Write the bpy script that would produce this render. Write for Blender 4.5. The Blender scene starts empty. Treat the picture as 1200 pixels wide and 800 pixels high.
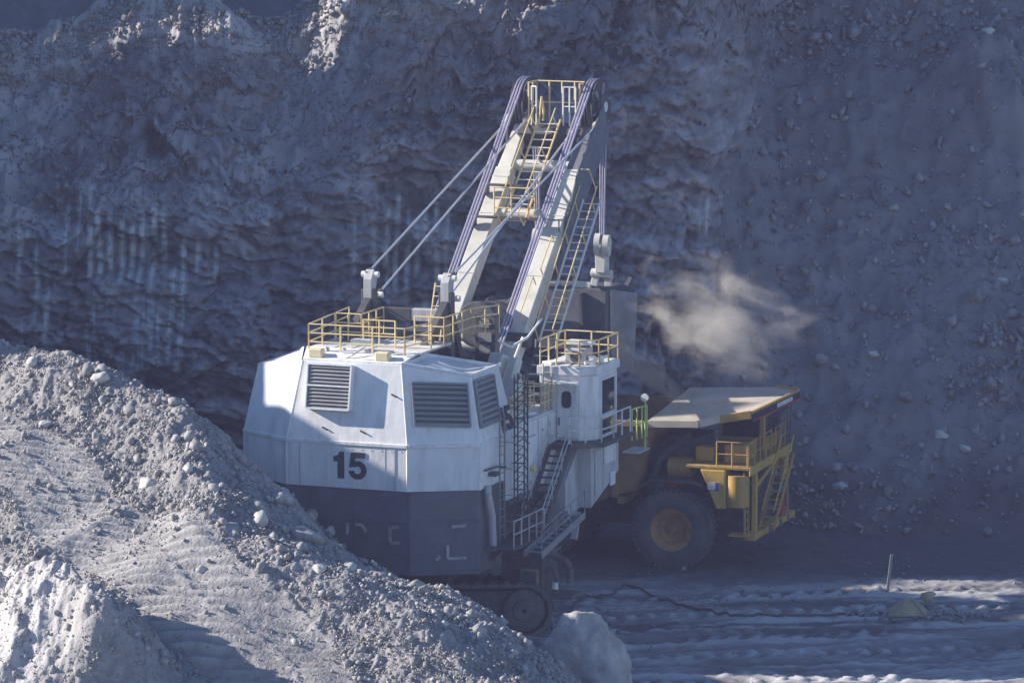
import bpy, math, random
import numpy as np
from mathutils import Vector, Matrix
random.seed(7)
RNG = np.random.default_rng(11)
rad = math.radians
sc = bpy.context.scene
col = sc.collection

# ------------------------------------------------------------------ camera, sky, sun, exposure
cam_d = bpy.data.cameras.new("camera")
cam_d.sensor_width = 36.0
cam_d.lens = 5400 / 1200 * 36.0
cam_d.clip_start = 1.0
cam_d.clip_end = 4000
cam = bpy.data.objects.new("camera", cam_d)
col.objects.link(cam)
cam.location = (3.66, -176.4, 35.7)
cam.rotation_euler = (rad(90 - 8), 0, 0)
sc.camera = cam

SUN_EL, SUN_AZ = rad(25), rad(10)      # azimuth: sun stands to the left, this far behind the shovel's broadside
sun_dir = Vector((-math.cos(SUN_EL) * math.cos(SUN_AZ), math.cos(SUN_EL) * math.sin(SUN_AZ), math.sin(SUN_EL)))
world = bpy.data.worlds.new("World")
sc.world = world
world.use_nodes = True
wn = world.node_tree
sky = wn.nodes.new("ShaderNodeTexSky")
sky.sky_type = 'NISHITA'
sky.sun_disc = False
sky.sun_elevation = SUN_EL
sky.sun_rotation = math.atan2(sun_dir.x, sun_dir.y)
sky.air_density = 1.0
sky.dust_density = 0.0
sky.ozone_density = 5.5
wn.links.new(sky.outputs[0], wn.nodes["Background"].inputs[0])
wn.nodes["Background"].inputs[1].default_value = 0.095
sun_l = bpy.data.lights.new("sun", 'SUN')
sun_l.energy = 5.0
sun_l.angle = rad(0.5)
sun_l.color = (1.0, 0.92, 0.82)
sun = bpy.data.objects.new("sun", sun_l)
col.objects.link(sun)
sun.rotation_euler = sun_dir.to_track_quat('Z', 'Y').to_euler()
sc.view_settings.view_transform = 'Standard'
sc.view_settings.look = 'None'
sc.view_settings.exposure = 0.85
sc.view_settings.gamma = 1.0
sc.cycles.use_denoising = True
sc.cycles.volume_bounces = 1
sc.cycles.max_bounces = 6
sc.cycles.volume_step_rate = 4
sc.cycles.volume_max_steps = 96

# ------------------------------------------------------------------ materials
def mat(name, c, rough=0.7, metal=0.0, var=0.12, scale=1.2, bump=0.0, bscale=8.0, dirt=None, dirt_amt=0.5, dirt_scale=0.7, streak=False):
    m = bpy.data.materials.new(name)
    m.use_nodes = True
    nt = m.node_tree
    N, L = nt.nodes, nt.links
    b = N["Principled BSDF"]
    b.inputs["Roughness"].default_value = rough
    b.inputs["Metallic"].default_value = metal
    tc = N.new("ShaderNodeTexCoord")
    n1 = N.new("ShaderNodeTexNoise")
    n1.inputs["Scale"].default_value = scale
    n1.inputs["Detail"].default_value = 8
    n1.inputs["Roughness"].default_value = 0.62
    L.new(tc.outputs["Object"], n1.inputs["Vector"])
    mr = N.new("ShaderNodeMapRange")
    mr.inputs[1].default_value = 0.3
    mr.inputs[2].default_value = 0.7
    mr.inputs[3].default_value = 1 - var
    mr.inputs[4].default_value = 1 + var
    L.new(n1.outputs[0], mr.inputs[0])
    mx = N.new("ShaderNodeMix")
    mx.data_type = 'RGBA'
    mx.blend_type = 'MULTIPLY'
    mx.inputs[0].default_value = 1.0
    mx.inputs[6].default_value = (*c, 1)
    L.new(mr.outputs[0], mx.inputs[7])
    out = mx.outputs[2]
    if dirt:
        n2 = N.new("ShaderNodeTexNoise")
        n2.inputs["Scale"].default_value = dirt_scale
        n2.inputs["Detail"].default_value = 9
        n2.inputs["Roughness"].default_value = 0.68
        mp = N.new("ShaderNodeMapping")
        mp.inputs["Location"].default_value = (3.1, 7.7, 1.3)
        if streak:
            mp.inputs["Scale"].default_value = (2.6, 2.6, 0.45)
        L.new(tc.outputs["Object"], mp.inputs[0])
        L.new(mp.outputs[0], n2.inputs["Vector"])
        m2 = N.new("ShaderNodeMapRange")
        m2.inputs[1].default_value = 0.46
        m2.inputs[2].default_value = 0.68
        m2.inputs[3].default_value = 0.0
        m2.inputs[4].default_value = dirt_amt
        L.new(n2.outputs[0], m2.inputs[0])
        x2 = N.new("ShaderNodeMix")
        x2.data_type = 'RGBA'
        x2.inputs[7].default_value = (*dirt, 1)
        L.new(m2.outputs[0], x2.inputs[0])
        L.new(out, x2.inputs[6])
        out = x2.outputs[2]
    L.new(out, b.inputs["Base Color"])
    if bump:
        n3 = N.new("ShaderNodeTexNoise")
        n3.inputs["Scale"].default_value = bscale
        n3.inputs["Detail"].default_value = 8
        L.new(tc.outputs["Object"], n3.inputs["Vector"])
        bp = N.new("ShaderNodeBump")
        bp.inputs["Strength"].default_value = 1.0
        bp.inputs["Distance"].default_value = bump
        L.new(n3.outputs[0], bp.inputs["Height"])
        L.new(bp.outputs[0], b.inputs["Normal"])
    return m

def add_tone(m):
    """each block and bed of the rock has a tone of its own; cracks carry painted shade"""
    nt = m.node_tree
    N, L = nt.nodes, nt.links
    b = N["Principled BSDF"]
    src = b.inputs["Base Color"].links[0].from_socket
    a = N.new("ShaderNodeAttribute")
    a.attribute_name = "tone"
    x = N.new("ShaderNodeMix")
    x.data_type = 'RGBA'
    x.blend_type = 'MULTIPLY'
    x.inputs[0].default_value = 1.0
    L.new(src, x.inputs[6])
    L.new(a.outputs["Fac"], x.inputs[7])
    L.new(x.outputs[2], b.inputs["Base Color"])

def add_tint(m, attr, c):
    """mix the material's colour towards c where the mesh attribute says so (powdered rock, mud, painted light and shade)"""
    nt = m.node_tree
    N, L = nt.nodes, nt.links
    b = N["Principled BSDF"]
    src = b.inputs["Base Color"].links[0].from_socket
    a = N.new("ShaderNodeAttribute")
    a.attribute_name = attr
    x = N.new("ShaderNodeMix")
    x.data_type = 'RGBA'
    x.inputs[7].default_value = (*c, 1)
    L.new(a.outputs["Fac"], x.inputs[0])
    L.new(src, x.inputs[6])
    L.new(x.outputs[2], b.inputs["Base Color"])

M = {}
M['wall'] = mat("highwall_rock", (0.235, 0.22, 0.23), 0.95, var=0.30, scale=0.5, bump=0.12, bscale=2.6, dirt=(0.12, 0.108, 0.105), dirt_amt=0.55, dirt_scale=0.22)
add_tone(M['wall'])
add_tint(M['wall'], "powder_lit", (0.62, 0.615, 0.60))
M['talus'] = mat("talus_rubble", (0.19, 0.178, 0.182), 0.95, var=0.26, scale=0.5, bump=0.12, bscale=1.6, dirt=(0.26, 0.25, 0.235), dirt_amt=0.5, dirt_scale=0.16)
add_tint(M['talus'], "wet_shade", (0.075, 0.07, 0.075))
M['floor'] = mat("pit_floor_mud", (0.21, 0.20, 0.205), 0.9, var=0.22, scale=0.8, bump=0.03, bscale=3.0)
add_tint(M['floor'], "wet_shade", (0.075, 0.07, 0.075))
add_tint(M['floor'], "powder_lit", (0.44, 0.44, 0.44))
M['spoil'] = mat("spoil_earth", (0.265, 0.255, 0.25), 0.95, var=0.26, scale=2.0, bump=0.05, bscale=9.0)
add_tint(M['spoil'], "powder_lit", (0.50, 0.48, 0.46))
M['stone'] = mat("broken_stone", (0.31, 0.30, 0.29), 0.92, var=0.45, scale=3.5, bump=0.02, bscale=9.0)
M['stone_pale'] = mat("pale_stone", (0.48, 0.465, 0.43), 0.9, var=0.18, scale=1.2, bump=0.04, bscale=4.0, dirt=(0.30, 0.27, 0.24), dirt_amt=0.5, dirt_scale=1.3)
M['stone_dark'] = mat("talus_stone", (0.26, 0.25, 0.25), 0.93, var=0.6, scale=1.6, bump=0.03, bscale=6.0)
M['boulder_rock'] = mat("boulder_rock", (0.38, 0.365, 0.35), 0.93, var=0.3, scale=1.2, bump=0.08, bscale=3.0, dirt=(0.22, 0.18, 0.15), dirt_amt=0.6, dirt_scale=.8)
M['boom_shade'] = mat("shade_toned_boom_steel", (0.15, 0.16, 0.19), 0.5, var=0.2, dirt=(0.3, 0.29, 0.27), dirt_amt=0.4, dirt_scale=1.4)  # dark colour stands in for shade on the boom's upper right
M['white'] = mat("white_paint", (0.80, 0.80, 0.79), 0.45, var=0.05, scale=0.8, dirt=(0.40, 0.37, 0.33), dirt_amt=0.55, dirt_scale=1.3, streak=True)
M['white_dented'] = mat("worn_white_paint", (0.78, 0.78, 0.77), 0.5, var=0.07, scale=1.4, bump=0.03, bscale=1.1, dirt=(0.40, 0.37, 0.33), dirt_amt=0.42, dirt_scale=.9, streak=True)
M['roof'] = mat("dusty_roof_paint", (0.66, 0.65, 0.62), 0.7, var=0.08, dirt=(0.42, 0.40, 0.36), dirt_amt=0.5, dirt_scale=1.1)
M['grey_white'] = mat("grime_white_paint", (0.50, 0.49, 0.48), 0.6, var=0.1, dirt=(0.22, 0.21, 0.20), dirt_amt=0.6, dirt_scale=0.9, streak=True)
M['cream'] = mat("cream_boom_paint", (0.64, 0.62, 0.55), 0.55, var=0.07, scale=1.0, dirt=(0.36, 0.33, 0.27), dirt_amt=0.45, dirt_scale=1.2)
M['black'] = mat("black_steel", (0.115, 0.12, 0.145), 0.55, var=0.25, dirt=(0.13, 0.12, 0.11), dirt_amt=0.55, dirt_scale=0.9, bump=0.01)
M['dark'] = mat("dark_machinery", (0.07, 0.07, 0.072), 0.6, var=0.3, dirt=(0.19, 0.17, 0.14), dirt_amt=0.5, dirt_scale=1.5)
M['track'] = mat("dusty_track_steel", (0.13, 0.125, 0.12), 0.75, metal=0.2, var=0.3, dirt=(0.24, 0.22, 0.20), dirt_amt=0.6, dirt_scale=1.5)
M['rail'] = mat("yellow_handrail_paint", (0.78, 0.60, 0.27), 0.5, var=0.1)
M['rail_white'] = mat("white_handrail_paint", (0.75, 0.75, 0.70), 0.5, var=0.1)
M['rail_lime'] = mat("lime_handrail_paint", (0.50, 0.60, 0.16), 0.5, var=0.1)
M['louvre'] = mat("grey_louvre", (0.24, 0.245, 0.25), 0.6, var=0.12, dirt=(0.36, 0.33, 0.28), dirt_amt=0.6, dirt_scale=1.4)
M['figure'] = mat("number_paint", (0.035, 0.03, 0.045), 0.5, var=0.1)
M['rope'] = mat("greased_wire_rope", (0.46, 0.43, 0.54), 0.4, metal=0.3, var=0.15, scale=6)
M['pendant'] = mat("pendant_strand", (0.62, 0.62, 0.64), 0.4, metal=0.3, var=0.1, scale=6)
M['glass'] = mat("dark_window_glass", (0.03, 0.035, 0.045), 0.08, var=0.1)
M['rust'] = mat("rust_brown_steel", (0.22, 0.12, 0.06), 0.7, var=0.25)
M['dipper'] = mat("worn_dipper_steel", (0.10, 0.10, 0.115), 0.5, metal=0.3, var=0.25, dirt=(0.2, 0.18, 0.16), dirt_amt=0.5)
M['dipper_side'] = mat("polished_dipper_door", (0.30, 0.31, 0.34), 0.4, metal=0.4, var=0.2, dirt=(0.2, 0.18, 0.16), dirt_amt=0.5)
M['cat'] = mat("dusty_yellow_paint", (0.50, 0.30, 0.065), 0.6, var=0.15, scale=1.3, dirt=(0.22, 0.16, 0.09), dirt_amt=0.6, dirt_scale=1.1, streak=True)
M['cat_bright'] = mat("yellow_paint", (0.62, 0.39, 0.07), 0.5, var=0.12, dirt=(0.3, 0.22, 0.1), dirt_amt=0.5, dirt_scale=1.2)
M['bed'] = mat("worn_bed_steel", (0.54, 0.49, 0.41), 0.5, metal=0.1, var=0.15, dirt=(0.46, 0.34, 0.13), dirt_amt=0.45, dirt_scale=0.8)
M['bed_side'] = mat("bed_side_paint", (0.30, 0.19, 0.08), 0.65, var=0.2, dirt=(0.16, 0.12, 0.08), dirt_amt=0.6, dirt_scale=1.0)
M['tyre'] = mat("dusty_tyre_rubber", (0.095, 0.092, 0.098), 0.85, var=0.3, dirt=(0.12, 0.115, 0.11), dirt_amt=0.6, dirt_scale=1.4)
M['rim'] = mat("rust_yellow_rim", (0.46, 0.24, 0.08), 0.65, var=0.2, dirt=(0.14, 0.09, 0.05), dirt_amt=0.6, dirt_scale=2.5)
M['red'] = mat("red_paint", (0.45, 0.05, 0.04), 0.5)
M['blue'] = mat("blue_paint", (0.05, 0.08, 0.35), 0.5)
M['mark'] = mat("worn_white_tape", (0.42, 0.41, 0.40), 0.6, var=0.2, dirt=(0.08, 0.08, 0.08), dirt_amt=0.9, dirt_scale=2.4)
M['cable'] = mat("cable_rubber", (0.07, 0.07, 0.075), 0.7)
M['tan'] = mat("tan_canvas", (0.42, 0.35, 0.20), 0.8, var=0.2, dirt=(0.2, 0.17, 0.12), dirt_amt=0.6, dirt_scale=2.0)
M['lens'] = mat("floodlight_housing", (0.82, 0.70, 0.42), 0.4)

# ------------------------------------------------------------------ mesh helpers
def mesh_obj(name, verts, faces, m, parent=None, smooth=False, attrs=None, bevel=0):
    me = bpy.data.meshes.new(name)
    if isinstance(verts, np.ndarray):
        verts = np.ascontiguousarray(verts, dtype=np.float32)
        faces = np.ascontiguousarray(faces, dtype=np.int32)
        k = faces.shape[1]
        me.vertices.add(len(verts))
        me.vertices.foreach_set("co", verts.ravel())
        me.loops.add(faces.size)
        me.loops.foreach_set("vertex_index", faces.ravel())
        me.polygons.add(len(faces))
        me.polygons.foreach_set("loop_start", np.arange(0, faces.size, k, dtype=np.int32))
        if attrs:
            for an, av in attrs.items():
                a = me.attributes.new(an, 'FLOAT', 'POINT')
                a.data.foreach_set("value", np.ascontiguousarray(av, dtype=np.float32).ravel())
        me.update(calc_edges=True)
        me.validate()
    else:
        me.from_pydata(verts, [], faces)
        me.update()
    me.materials.append(m)
    if smooth:
        me.shade_smooth()
    o = bpy.data.objects.new(name, me)
    col.objects.link(o)
    if parent:
        o.parent = parent
    if bevel:
        b = o.modifiers.new("bevel", 'BEVEL')
        b.width = bevel
        b.segments = 2
        b.limit_method = 'ANGLE'
        b.angle_limit = rad(40)
    return o

def frame(d, up=Vector((0, 0, 1))):
    d = Vector(d).normalized()
    up = Vector(up)
    if abs(d.dot(up)) > 0.98:
        up = Vector((1, 0, 0))
    a = d.cross(up).normalized()
    return d, a, a.cross(d).normalized()

class MB:
    def __init__(self):
        self.v, self.f = [], []
    def add(self, vs, fs):
        n = len(self.v)
        self.v += [tuple(p) for p in vs]
        self.f += [tuple(i + n for i in f) for f in fs]
        return self
    def box(self, x0, x1, y0, y1, z0, z1):
        return self.add([(x, y, z) for z in (z0, z1) for y in (y0, y1) for x in (x0, x1)],
                        [(0, 2, 3, 1), (4, 5, 7, 6), (0, 1, 5, 4), (2, 6, 7, 3), (0, 4, 6, 2), (1, 3, 7, 5)])
    def bar(self, p, q, w, h, w2=None, h2=None, up=(0, 0, 1)):
        p, q = Vector(p), Vector(q)
        d, a, b = frame(q - p, up)
        w2 = w if w2 is None else w2
        h2 = h if h2 is None else h2
        vs = []
        for c, ww, hh in ((p, w, h), (q, w2, h2)):
            for sa, sb in ((-1, -1), (1, -1), (1, 1), (-1, 1)):
                vs.append(c + a * sa * ww / 2 + b * sb * hh / 2)
        return self.add(vs, [(3, 2, 1, 0), (4, 5, 6, 7), (0, 1, 5, 4), (1, 2, 6, 5), (2, 3, 7, 6), (3, 0, 4, 7)])
    def tube(self, p, q, r, r2=None, n=8, caps=True):
        p, q = Vector(p), Vector(q)
        d, a, b = frame(q - p)
        r2 = r if r2 is None else r2
        vs = []
        for c, rr in ((p, r), (q, r2)):
            for i in range(n):
                t = 2 * math.pi * i / n
                vs.append(c + a * math.cos(t) * rr + b * math.sin(t) * rr)
        fs = [(i, (i + 1) % n, n + (i + 1) % n, n + i) for i in range(n)]
        if caps:
            fs += [tuple(range(n - 1, -1, -1)), tuple(range(n, 2 * n))]
        return self.add(vs, fs)
    def path(self, pts, r, n=6):
        for a, b in zip(pts[:-1], pts[1:]):
            self.tube(a, b, r, n=n)
        return self
    def prism(self, poly, off):
        off = Vector(off)
        n = len(poly)
        vs = [Vector(p) for p in poly] + [Vector(p) + off for p in poly]
        return self.add(vs, [tuple(range(n - 1, -1, -1)), tuple(range(n, 2 * n))] + [(i, (i + 1) % n, n + (i + 1) % n, n + i) for i in range(n)])
    def lathe(self, prof, c, axis, n=40):
        """prof: (radius, along) closed outline turned round axis"""
        c = Vector(c)
        d, a, b = frame(axis)
        k = len(prof)
        vs = []
        for i in range(n):
            t = 2 * math.pi * i / n
            e = a * math.cos(t) + b * math.sin(t)
            for rr, h in prof:
                vs.append(c + e * rr + d * h)
        fs = []
        for i in range(n):
            j = (i + 1) % n
            for m_ in range(k):
                l = (m_ + 1) % k
                fs.append((i * k + m_, i * k + l, j * k + l, j * k + m_))
        return self.add(vs, fs)
    def build(self, name, m, parent=None, smooth=False, bevel=0):
        o = mesh_obj(name, self.v, self.f, m, parent, smooth, bevel=bevel)
        bm_fix(o.data)
        if smooth:
            o.data.set_sharp_from_angle(angle=rad(35))
        return o

import bmesh
def bm_fix(me):
    bm = bmesh.new()
    bm.from_mesh(me)
    bmesh.ops.recalc_face_normals(bm, faces=bm.faces)
    bm.to_mesh(me)
    bm.free()

def thing(name, label, cat, loc=(0, 0, 0), rz=0, group=None):
    o = bpy.data.objects.new(name, None)
    col.objects.link(o)
    o.location = loc
    o.rotation_euler = (0, 0, rz)
    o['label'] = label
    o['category'] = cat
    if group:
        o['group'] = group
    return o
def tag(o, label=None, cat=None, group=None, kind=None):
    if label: o['label'] = label
    if cat: o['category'] = cat
    if group: o['group'] = group
    if kind: o['kind'] = kind
    return o

# ------------------------------------------------------------------ noise (numpy)
def _h(ix, iy, iz, s):
    n = (ix.astype(np.int64) * 374761393 + iy.astype(np.int64) * 668265263 + iz.astype(np.int64) * 2147483647 + s * 1274126177) & 0xffffffff
    n = ((n ^ (n >> 13)) * 1274126177) & 0xffffffff
    n = ((n ^ (n >> 16)) * 2246822519) & 0xffffffff
    return ((n ^ (n >> 15)) & 0xffffff) / float(0xffffff)
def vnoise(x, y, z=None, s=0):
    z = np.zeros_like(x) if z is None else z
    ix, iy, iz = np.floor(x), np.floor(y), np.floor(z)
    fx, fy, fz = x - ix, y - iy, z - iz
    fx, fy, fz = [t * t * t * (t * (t * 6 - 15) + 10) for t in (fx, fy, fz)]
    def g(a, b, c): return _h(ix + a, iy + b, iz + c, s)
    r = 0
    for c, wz in ((0, 1 - fz), (1, fz)):
        r = r + wz * ((1 - fy) * ((1 - fx) * g(0, 0, c) + fx * g(1, 0, c)) + fy * ((1 - fx) * g(0, 1, c) + fx * g(1, 1, c)))
    return r * 2 - 1
def fbm(x, y, z=None, octv=5, s=0, gain=0.5):
    r, a = 0, 1.0
    for o in range(octv):
        r = r + a * vnoise(x * 2 ** o, y * 2 ** o, None if z is None else z * 2 ** o, s + o * 17)
        a *= gain
    return r
def ridged(x, y, octv=4, s=0):
    r, a = 0, 1.0
    for o in range(octv):
        r = r + a * (1 - np.abs(vnoise(x * 2 ** o, y * 2 ** o, None, s + o * 31)) * 2)
        a *= 0.5
    return r
def cells(x, y, s=0):
    """blocky rock: each cell gets a height and a tilt; returns height, distance to the edge"""
    ix, iy = np.floor(x), np.floor(y)
    d1 = np.full_like(x, 9.0); d2 = np.full_like(x, 9.0); val = np.zeros_like(x)
    for a in (-1, 0, 1):
        for b in (-1, 0, 1):
            cx, cy = ix + a, iy + b
            px = cx + _h(cx, cy, cx * 0, s); py = cy + _h(cx, cy, cx * 0 + 1, s)
            d = np.hypot(x - px, y - py)
            v = _h(cx, cy, cx * 0 + 2, s) + (x - px) * (_h(cx, cy, cx * 0 + 3, s) - 0.5) * 0.9 + (y - py) * (_h(cx, cy, cx * 0 + 4, s) - 0.5) * 0.9
            m_ = d < d1
            d2 = np.where(m_, d1, np.minimum(d2, d))
            val = np.where(m_, v, val)
            d1 = np.where(m_, d, d1)
    return val, d2 - d1
def grid_faces(nu, nv):
    i = np.arange(nu - 1)[:, None] * nv + np.arange(nv - 1)[None, :]
    i = i.ravel()
    return np.stack([i, i + nv, i + nv + 1, i + 1], 1)
def spaced(lo, a, b, hi, fine, coarse):
    """fine steps between a and b, growing steps out to lo and hi"""
    mid = np.arange(a, b + fine / 2, fine)
    def grow(dist):
        out, st, p = [], fine, 0
        while p < dist:
            st = min(st * 1.25, coarse)
            p += st
            out.append(p)
        return np.array(out)
    return np.concatenate([(a - grow(a - lo))[::-1], mid, b + grow(hi - b)])
def sstep(a, b, x):
    t = np.clip((x - a) / (b - a), 0, 1)
    return t * t * (3 - 2 * t)

# ------------------------------------------------------------------ the setting: ground sheet, floor, walls
g = MB().box(-600, 600, -600, 600, -1.6, -0.6).build("ground", M['floor'])
tag(g, kind='structure')

def floor_z(x, y):
    z = 0.07 * fbm(x * 0.35, y * 0.6, octv=6, s=3, gain=.6) + 0.10 * fbm(x * 0.06, y * 0.12, octv=3, s=5) + .045 * fbm(x * 1.3, y * 1.6, octv=5, s=7, gain=.7)
    # wheel ruts and grader windrows running left to right, wandering
    w = y - 0.16 * x + 1.0 * fbm(x * 0.05, y * 0.05, octv=2, s=9)
    rut = np.zeros_like(z); lug = np.zeros_like(z)
    for c, wd, dp in ((-12.9, .55, .16), (-10.1, .40, .10), (-8.9, .45, .13), (-5.6, .6, .15), (-3.9, .5, .08), (-1.6, .55, .12), (2.1, .5, .09), (5.0, .5, .08), (-15.2, .5, .12)):
        t = (w - c) / wd
        amp = .35 + .9 * sstep(-.5, .5, fbm(x * .12 + c, y * .2, octv=3, s=int(c * 10) + 200))
        rut -= .55 * dp * amp * np.exp(-t * t)
        rut += dp * 0.26 * amp * (1 + .8 * fbm(x * .9, y * 1.2 + c, octv=3, s=211)) * (np.exp(-((t - 1.7) / .6) ** 2) + np.exp(-((t + 1.7) / .6) ** 2))
        lug += np.exp(-t * t) * (np.sin(x * 7.6 + c * 3 + np.abs(t) * 2.2 + .5 * np.sin(x * .7)) > 0.1) * 0.13 * (c in (-12.9, -8.9, -5.6, -1.6, 2.1)) * (vnoise(x * .25, y * .3 + c, None, 6) > -.1)
    return z + rut + lug + 0.02 * fbm(x * 2.5, y * 2.5, octv=3, s=13)
fx_ = spaced(-70, -2, 27, 70, 0.11, 3.0)
fy_ = spaced(-60, -17, 14, 60, 0.12, 3.0)
X, Y = np.meshgrid(fx_, fy_, indexing='ij')
Z = floor_z(X, Y)
w_ = Y - 0.16 * X + 1.0 * fbm(X * 0.05, Y * 0.05, octv=2, s=9)
wet_shade = sstep(0.05, 0.5, fbm(X * 0.05, w_ * 0.45, octv=5, s=21) + 0.30 * sstep(6, 10, Y) - 0.1) * 0.8
wet_shade = np.maximum(wet_shade, .9 * sstep(6.5, 9.5, Y + .8 * fbm(X * .15, Y * .3, octv=3, s=23)) * sstep(40, 20, Y))  # far floor darkened: shade before the talus put into its colour
wet_shade = np.maximum(wet_shade, 0.85 * np.exp(-((w_ + 13.9) / .55) ** 2))
wet_shade = np.maximum(wet_shade, np.clip(-Z * 3.2, 0, 0.75))
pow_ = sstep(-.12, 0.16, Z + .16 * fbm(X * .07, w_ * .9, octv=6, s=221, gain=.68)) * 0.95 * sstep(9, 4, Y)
o = mesh_obj("pit_floor", np.stack([X.ravel(), Y.ravel(), Z.ravel()], 1), grid_faces(len(fx_), len(fy_)), M['floor'], smooth=True,
             attrs={"wet_shade": wet_shade, "powder_lit": pow_})
tag(o, kind='structure')

# back wall: a sheet over (x, height) pushed in and out
XS = spaced(-75, -21, 16, 60, 0.11, 2.5)
NV = 270
V = np.linspace(0, 1, NV)
X, T = np.meshgrid(XS, V, indexing='ij')
crest_x = [-75, -45, -30, -21, -19, -16.5, -13.5, -12, -10, -7, -3, 1, 5, 9, 14, 20, 30, 60]
crest_z = [27, 24, 20.6, 18.3, 18.2, 18.9, 19.9, 20.0, 19.6, 19.3, 22.6, 25.0, 27.5, 29.5, 30, 31, 32, 33]
CZ = np.interp(X, crest_x, crest_z) + 0.25 * fbm(X * 0.6, X * 0 + 3.3, octv=4, s=8)
H = T * CZ
def wall_line(x):
    return 28.0 + 0.17 * x + 0.8 * np.sin(x * 0.33 + 0.8) + 17 * sstep(12.2, 19, x) - 3.2 * sstep(3.5, 9, x) * sstep(13.5, 12, x)
lean = 0.9 * T + 2.2 * sstep(0.35, 0.6, T) + (4.6 + 4.0 * sstep(-2.0, -7.5, X)) * sstep(0.58, 1.0, T)
BY = wall_line(X) + lean
big = fbm(X * 0.12, H * 0.16, octv=3, s=31)
wx, wh = .14 * fbm(X * .3, H * .3, octv=3, s=2), .14 * fbm(X * .3 + 9, H * .3, octv=3, s=4)
def blocks(kx, kh, s, tilt=.0):
    c, e = cells(X * kx + wx * kx * 2, H * kh + wh * kh * 2 + .12 * X * kh, s=s)
    return c - .5, e
c1, e1 = blocks(.26, .48, 5)
c2, e2 = blocks(.62, 1.25, 9)
c3, e3 = blocks(1.5, 3.0, 12)
c4, e4 = blocks(3.6, 5.2, 13)
rocky = sstep(0.06, 0.2, T) * sstep(0.86, 0.66, T + 0.10 * fbm(X * .2, H * .2, octv=3, s=77))
lay = H * .62 + .10 * X + .3 * fbm(X * .12, H * .12, octv=2, s=41)
ledge = (lay - np.floor(lay)) ** 1.6                      # beds: each one hangs out over a recess
D = 1.2 * big + rocky * (1.2 * c1 + .60 * c2 + .40 * c3 + .24 * c4 + .34 * ledge * sstep(-.5, .3, fbm(X * .15, H * .3, octv=3, s=43))
                         - .5 * np.exp(-e1 * 22) * sstep(-.1, .4, fbm(X * .3, H * .3, octv=2, s=55)) - .22 * np.exp(-e2 * 16) - .08 * np.exp(-e3 * 12))
D += (1 - rocky) * (.35 * c2 + .25 * c3 + .16 * c4)
D += sstep(0.6, 0.85, T) * 0.28 * ridged(X * 0.28 + 0.15 * H, H * 0.06, octv=4, s=61)
D += 0.05 * fbm(X * 3.2, H * 3.6, octv=4, s=71, gain=.65)
# a dark hole in the upper part and the half barrels of the blast holes
hole = np.exp(-(((X + 12.6) / 0.55) ** 2 + ((H - 15.4) / 0.5) ** 2) ** 2)
D -= 2.4 * hole
powder_lit = np.zeros_like(X)
def barrels(xs, z0, z1, w, strength):
    w, strength = w * .85, strength * 2.1
    global D, powder_lit
    for i, xb in enumerate(xs):
        xb = xb + random.uniform(-.06, .06)
        a, b = z0 + random.uniform(-.5, .8), z1 + random.uniform(-.9, .3)
        xc = xb + 0.05 * (H - a) * 0.25 + 0.05 * np.sin(H * 1.3 + i)
        prof = np.exp(-((X - xc) / w) ** 2)
        win = sstep(a - .3, a + .2, H) * sstep(b + .2, b - .3, H)
        brk = sstep(-.42, -.1, vnoise(X * 0 + i * 3.7 + z0, H * 0.55, None, 19) + 0.1)
        D = D - 0.12 * prof * win * brk
        powder_lit = np.maximum(powder_lit, strength * prof * win * brk * (1.1 + 0.6 * vnoise(X * 6, H * 2.2, None, 44)))
barrels(np.arange(-18.4, -16.9, 0.42), 7.6, 12.4, 0.10, 0.55)
barrels([-16.3, -15.7], 9.5, 13.6, 0.09, 0.5)
barrels(np.arange(-15.3, -10.9, 0.47), 6.2, 13.4, 0.11, 0.62)
barrels(np.arange(-15.0, -12.0, 0.44), 4.6, 9.5, 0.10, 0.45)
barrels([-10.5, -10.05, -9.6], 9.6, 11.3, 0.10, 0.6)
barrels(np.arange(-3.4, 0.9, 0.46), 8.5, 13.2, 0.11, 0.5)
barrels([8.1, 8.8, 9.6, 10.5], 6.5, 9.8, 0.10, 0.42)
barrels([11.6, 12.0, 12.4], 12.3, 13.9, 0.09, 0.4)
D *= sstep(0, 0.04, T) * 0.9 + 0.1
PY = BY - D
k5, _e = cells(X * 1.1, BY * 1.1, s=88)
PZ = H + sstep(.6, .75, T) * sstep(1.0, .96, T) * (.35 * (k5 - .5) + .28 * fbm(X * 1.3, BY * 1.3, octv=4, s=89, gain=.6))
powder_lit = np.clip(powder_lit, 0, 1)
powder_lit = np.maximum(powder_lit, sstep(0.5, 0.95, T + .12 * fbm(X * .3, H * .3, octv=3, s=92)) * 0.26 * sstep(-.3, .6, fbm(X * .25, BY * .3, octv=4, s=91)))
powder_lit = np.maximum(powder_lit, sstep(.97, 1.0, T + .03 * fbm(X * .8, T * 0, octv=3, s=93)) * 0.3)
V1 = np.stack([X, PY, PZ], 2)
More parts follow.
